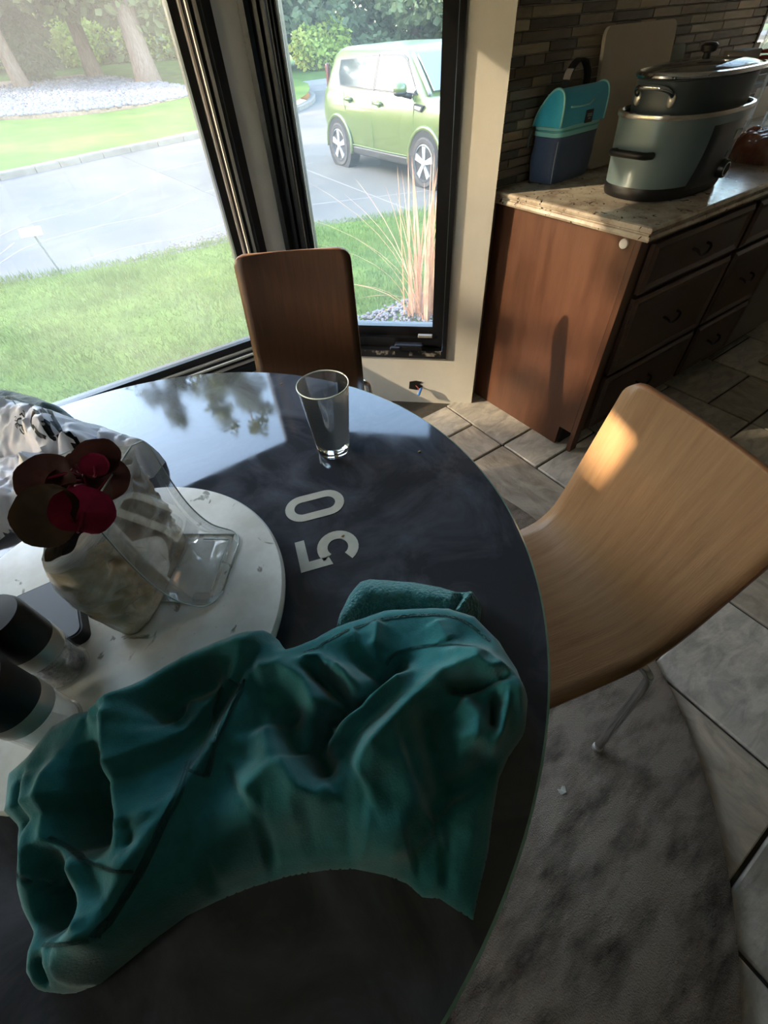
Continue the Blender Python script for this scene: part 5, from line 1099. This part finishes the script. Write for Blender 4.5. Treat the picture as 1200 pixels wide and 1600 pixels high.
bm = B(); c_ = cook_front(.075, .062, .0265); tube(bm, [c_+Vector((.018*math.cos(a), 0, .018*math.sin(a))) for a in np.linspace(0, 2*PI, 25)], .0016, 6); obj('knob_ring', bm, 'steel', kb, True)
for (x, z, w, h, nm) in ((.085, .150, .026, .012, 'brand_plate'), (.08, .102, .018, .008, 'display')):
    bm = B(); loft(bm, [[cook_front(x-w, z-h, .009-d), cook_front(x+w, z-h, .009-d), cook_front(x+w, z+h, .009-d), cook_front(x-w, z+h, .009-d)] for d in (0, .004)]); obj(nm, bm, mat(nm, '#8b8f90' if nm == 'brand_plate' else '#50545a', .4), fp)
QZ = KZ+.016
# pot
pt_ = thing('oval_pot', 'dark grey oval pot with steel loop handles sitting in the slow cooker', 'pot', (CC.x+.02, CC.y+.01, QZ+.2))
PC = CC+Vector((.03, .012)); ov2 = lambda a, b, z, n=64: circle(PC, a, z, n, ry=b, p=2.5)
MT['pot'] = mat('dark_hard_anodised', '#3c464b', .45, metal=.3)
bm = B(); loft(bm, [ov2(.225*s, .135*s, QZ+z) for s, z in ((.90, .120), (.97, .14), (.985, .20), (1.0, .272), (1.01, .274), (1.0, .276), (.96, .274))]); obj('pot_body', bm, 'pot', pt_, 40)
for sx in (-1, 1):
    x_ = PC.x+sx*.222; bm = B(); tube(bm, smooth_path([(x_-sx*.012, PC.y-.055, QZ+.235), (x_+sx*.012, PC.y-.055, QZ+.252), (x_+sx*.035, PC.y-.03, QZ+.262), (x_+sx*.035, PC.y+.03, QZ+.262), (x_+sx*.012, PC.y+.055, QZ+.252), (x_-sx*.012, PC.y+.055, QZ+.235)], 5), .0065, 10); ho = obj('loop_handle', bm, 'chrome', pt_, True)
    for sy in (-1, 1):
        bm = B(); t_ = bmesh.new(); bmesh.ops.create_uvsphere(t_, u_segments=12, v_segments=8, radius=1); merge(bm, t_, Matrix.Translation((x_-sx*.008, PC.y+sy*.055, QZ+.232))@Matrix.Diagonal((.008, .013, .017, 1))); obj('rivet_plate', bm, 'steel', ho, True)
ld = thing('glass_lid', 'oval glass lid with a steel rim lying on the grey pot', 'lid', (PC.x, PC.y, QZ+.277))
LC = PC+Vector((.005, .0)); ov3 = lambda a, b, z, n=64: circle(LC, a, z, n, ry=b, p=2.5)
bm = B(); loft(bm, [ov3(.235*s, .146*s, QZ+z) for s, z in ((.97, .277), (1.0, .279), (1.01, .284), (1.0, .289), (.95, .291), (.945, .286))], cap0=False, cap1=False); obj('steel_rim', bm, 'chrome', ld, 40)
bm = B(); loft(bm, [ov3(.224*s, .139*s, QZ+z) for s, z in ((1.0, .287), (.8, .298), (.5, .306), (.15, .309))]); obj('glass_dome', bm, 'acrylic', ld, 40)
bm = B(); lathe(bm, LC, [(.012, QZ+.305), (.010, QZ+.318), (.022, QZ+.322), (.024, QZ+.334), (.016, QZ+.340), (.003, QZ+.341)], 24); obj('knob', bm, 'black_plastic', ld, 40)

# ------------------------------------------------------------------ cutting board and other things on the counter
bm = B(); t_ = bmesh.new(); box(t_, (-.215, -.007, 0), (.215, .007, .40)); bmesh.ops.bevel(t_, geom=[e for e in t_.edges if abs(e.verts[0].co.y-e.verts[1].co.y) > .005], offset=.03, segments=6, affect='EDGES', profile=.5); merge(bm, t_, Matrix.Translation((2.158, KY-.085, KZ+.003))@Euler((-.14, 0, 0)).to_matrix().to_4x4())
cbd = tag(obj('cutting_board', bm, mat('white_board', '#b5aa99', .5, col2='#aca08e', ns=3), smooth=30), 'large cream cutting board leaning on the mosaic wall', 'cutting board')
bm = B(); t_ = bmesh.new(); box(t_, (-.05, -.006, 0), (.05, .006, .33)); bmesh.ops.bevel(t_, geom=[e for e in t_.edges if abs(e.verts[0].co.y-e.verts[1].co.y) > .005], offset=.02, segments=5, affect='EDGES', profile=.5); merge(bm, t_, Matrix.Translation((2.445, KY-.070, KZ+.003))@Euler((-.14, 0, 0)).to_matrix().to_4x4())
tag(obj('narrow_board', bm, mat('grey_green_board', '#7d857c', .5), smooth=30), 'narrow grey-green board leaning beside the cream cutting board', 'cutting board')
# small navy-labelled carton, tumblers, wrapped packet
ct = thing('carton', 'grey carton with a navy label standing behind the pot', 'carton', (2.66, 1.27, KZ))
bm = B(); box(bm, (2.60, 1.22, KZ+.001), (2.74, 1.30, KZ+.30), bev=.003); obj('carton_body', bm, mat('carton_grey', '#7b7268', .6), ct)
bm = B(); box(bm, (2.612, 1.2175, KZ+.15), (2.728, 1.2205, KZ+.27)); obj('navy_label', bm, mat('navy_label', '#1d1c3a', .5, col2='#2a2340', ns=12), ct)
for k, (x, y) in enumerate(((2.86, 1.24), (2.97, 1.22))):
    tm = thing('tumbler', ['tall clear tumbler with a red band nearest the carton', 'tall clear tumbler with a red band furthest right on the counter'][k], 'tumbler', (x, y, KZ), 'clear tumblers by the kitchen window')
    bm = B(); lathe(bm, (x, y), [(.034, KZ+.001), (.036, KZ+.004), (.043, KZ+.42), (.0415, KZ+.42), (.0345, KZ+.008), (.003, KZ+.006)], 36); obj('cup', bm, 'acrylic', tm, 40)
    for z_ in (.262, .280):
        bm = B(); lathe(bm, (x, y), [(.0402, KZ+z_), (.0406, KZ+z_+.009)], 36, cap0=False, cap1=False); bmesh.ops.solidify(bm, geom=list(bm.faces), thickness=.0006); obj('red_band', bm, mat('red_print', '#b03226', .5), tm, 40)
pk_poly = [Vector((2.42, .90)), Vector((2.50, .86)), Vector((2.66, .87)), Vector((2.74, .94)), Vector((2.72, 1.06)), Vector((2.6, 1.12)), Vector((2.47, 1.08)), Vector((2.41, 1.0))]
def pk_h(X, Y, D):
    h = .07+.014*(1-np.abs(fbm(X, Y, 40, 41))*1.5)+.006*fbm(X, Y, 90, 42); e = np.clip(D/.05, 0, 1); return np.maximum(h, .004)*np.sqrt(np.maximum(0, 1-(1-e)**2))
tag(Cloth(pk_poly, KZ+.0005, pk_h, .006).build('wrapped_packet', mat('pink_wrap', '#8a4a40', .2, col2='#b98a78', ns=9, coat=.6, spec=.6)), 'pinkish plastic-wrapped packet lying right of the slow cooker', 'packet')
# scrap of paper on the rug
c_ = P(878, 1234, .015); bm = B(); vv = [bm.verts.new(c_+Vector((x, y, z))) for x, y, z in ((-.012, -.006, 0.001), (.004, -.010, .003), (.013, .001, .001), (.006, .006, .006), (-.004, .003, .002), (-.010, .009, .004))]; bm.faces.new(vv); bmesh.ops.solidify(bm, geom=list(bm.faces), thickness=.0008)
tag(obj('paper_scrap', bm, mat('paper_white', '#d8d6d0', .7)), 'tiny torn white paper scrap on the rug by the chair leg', 'paper')
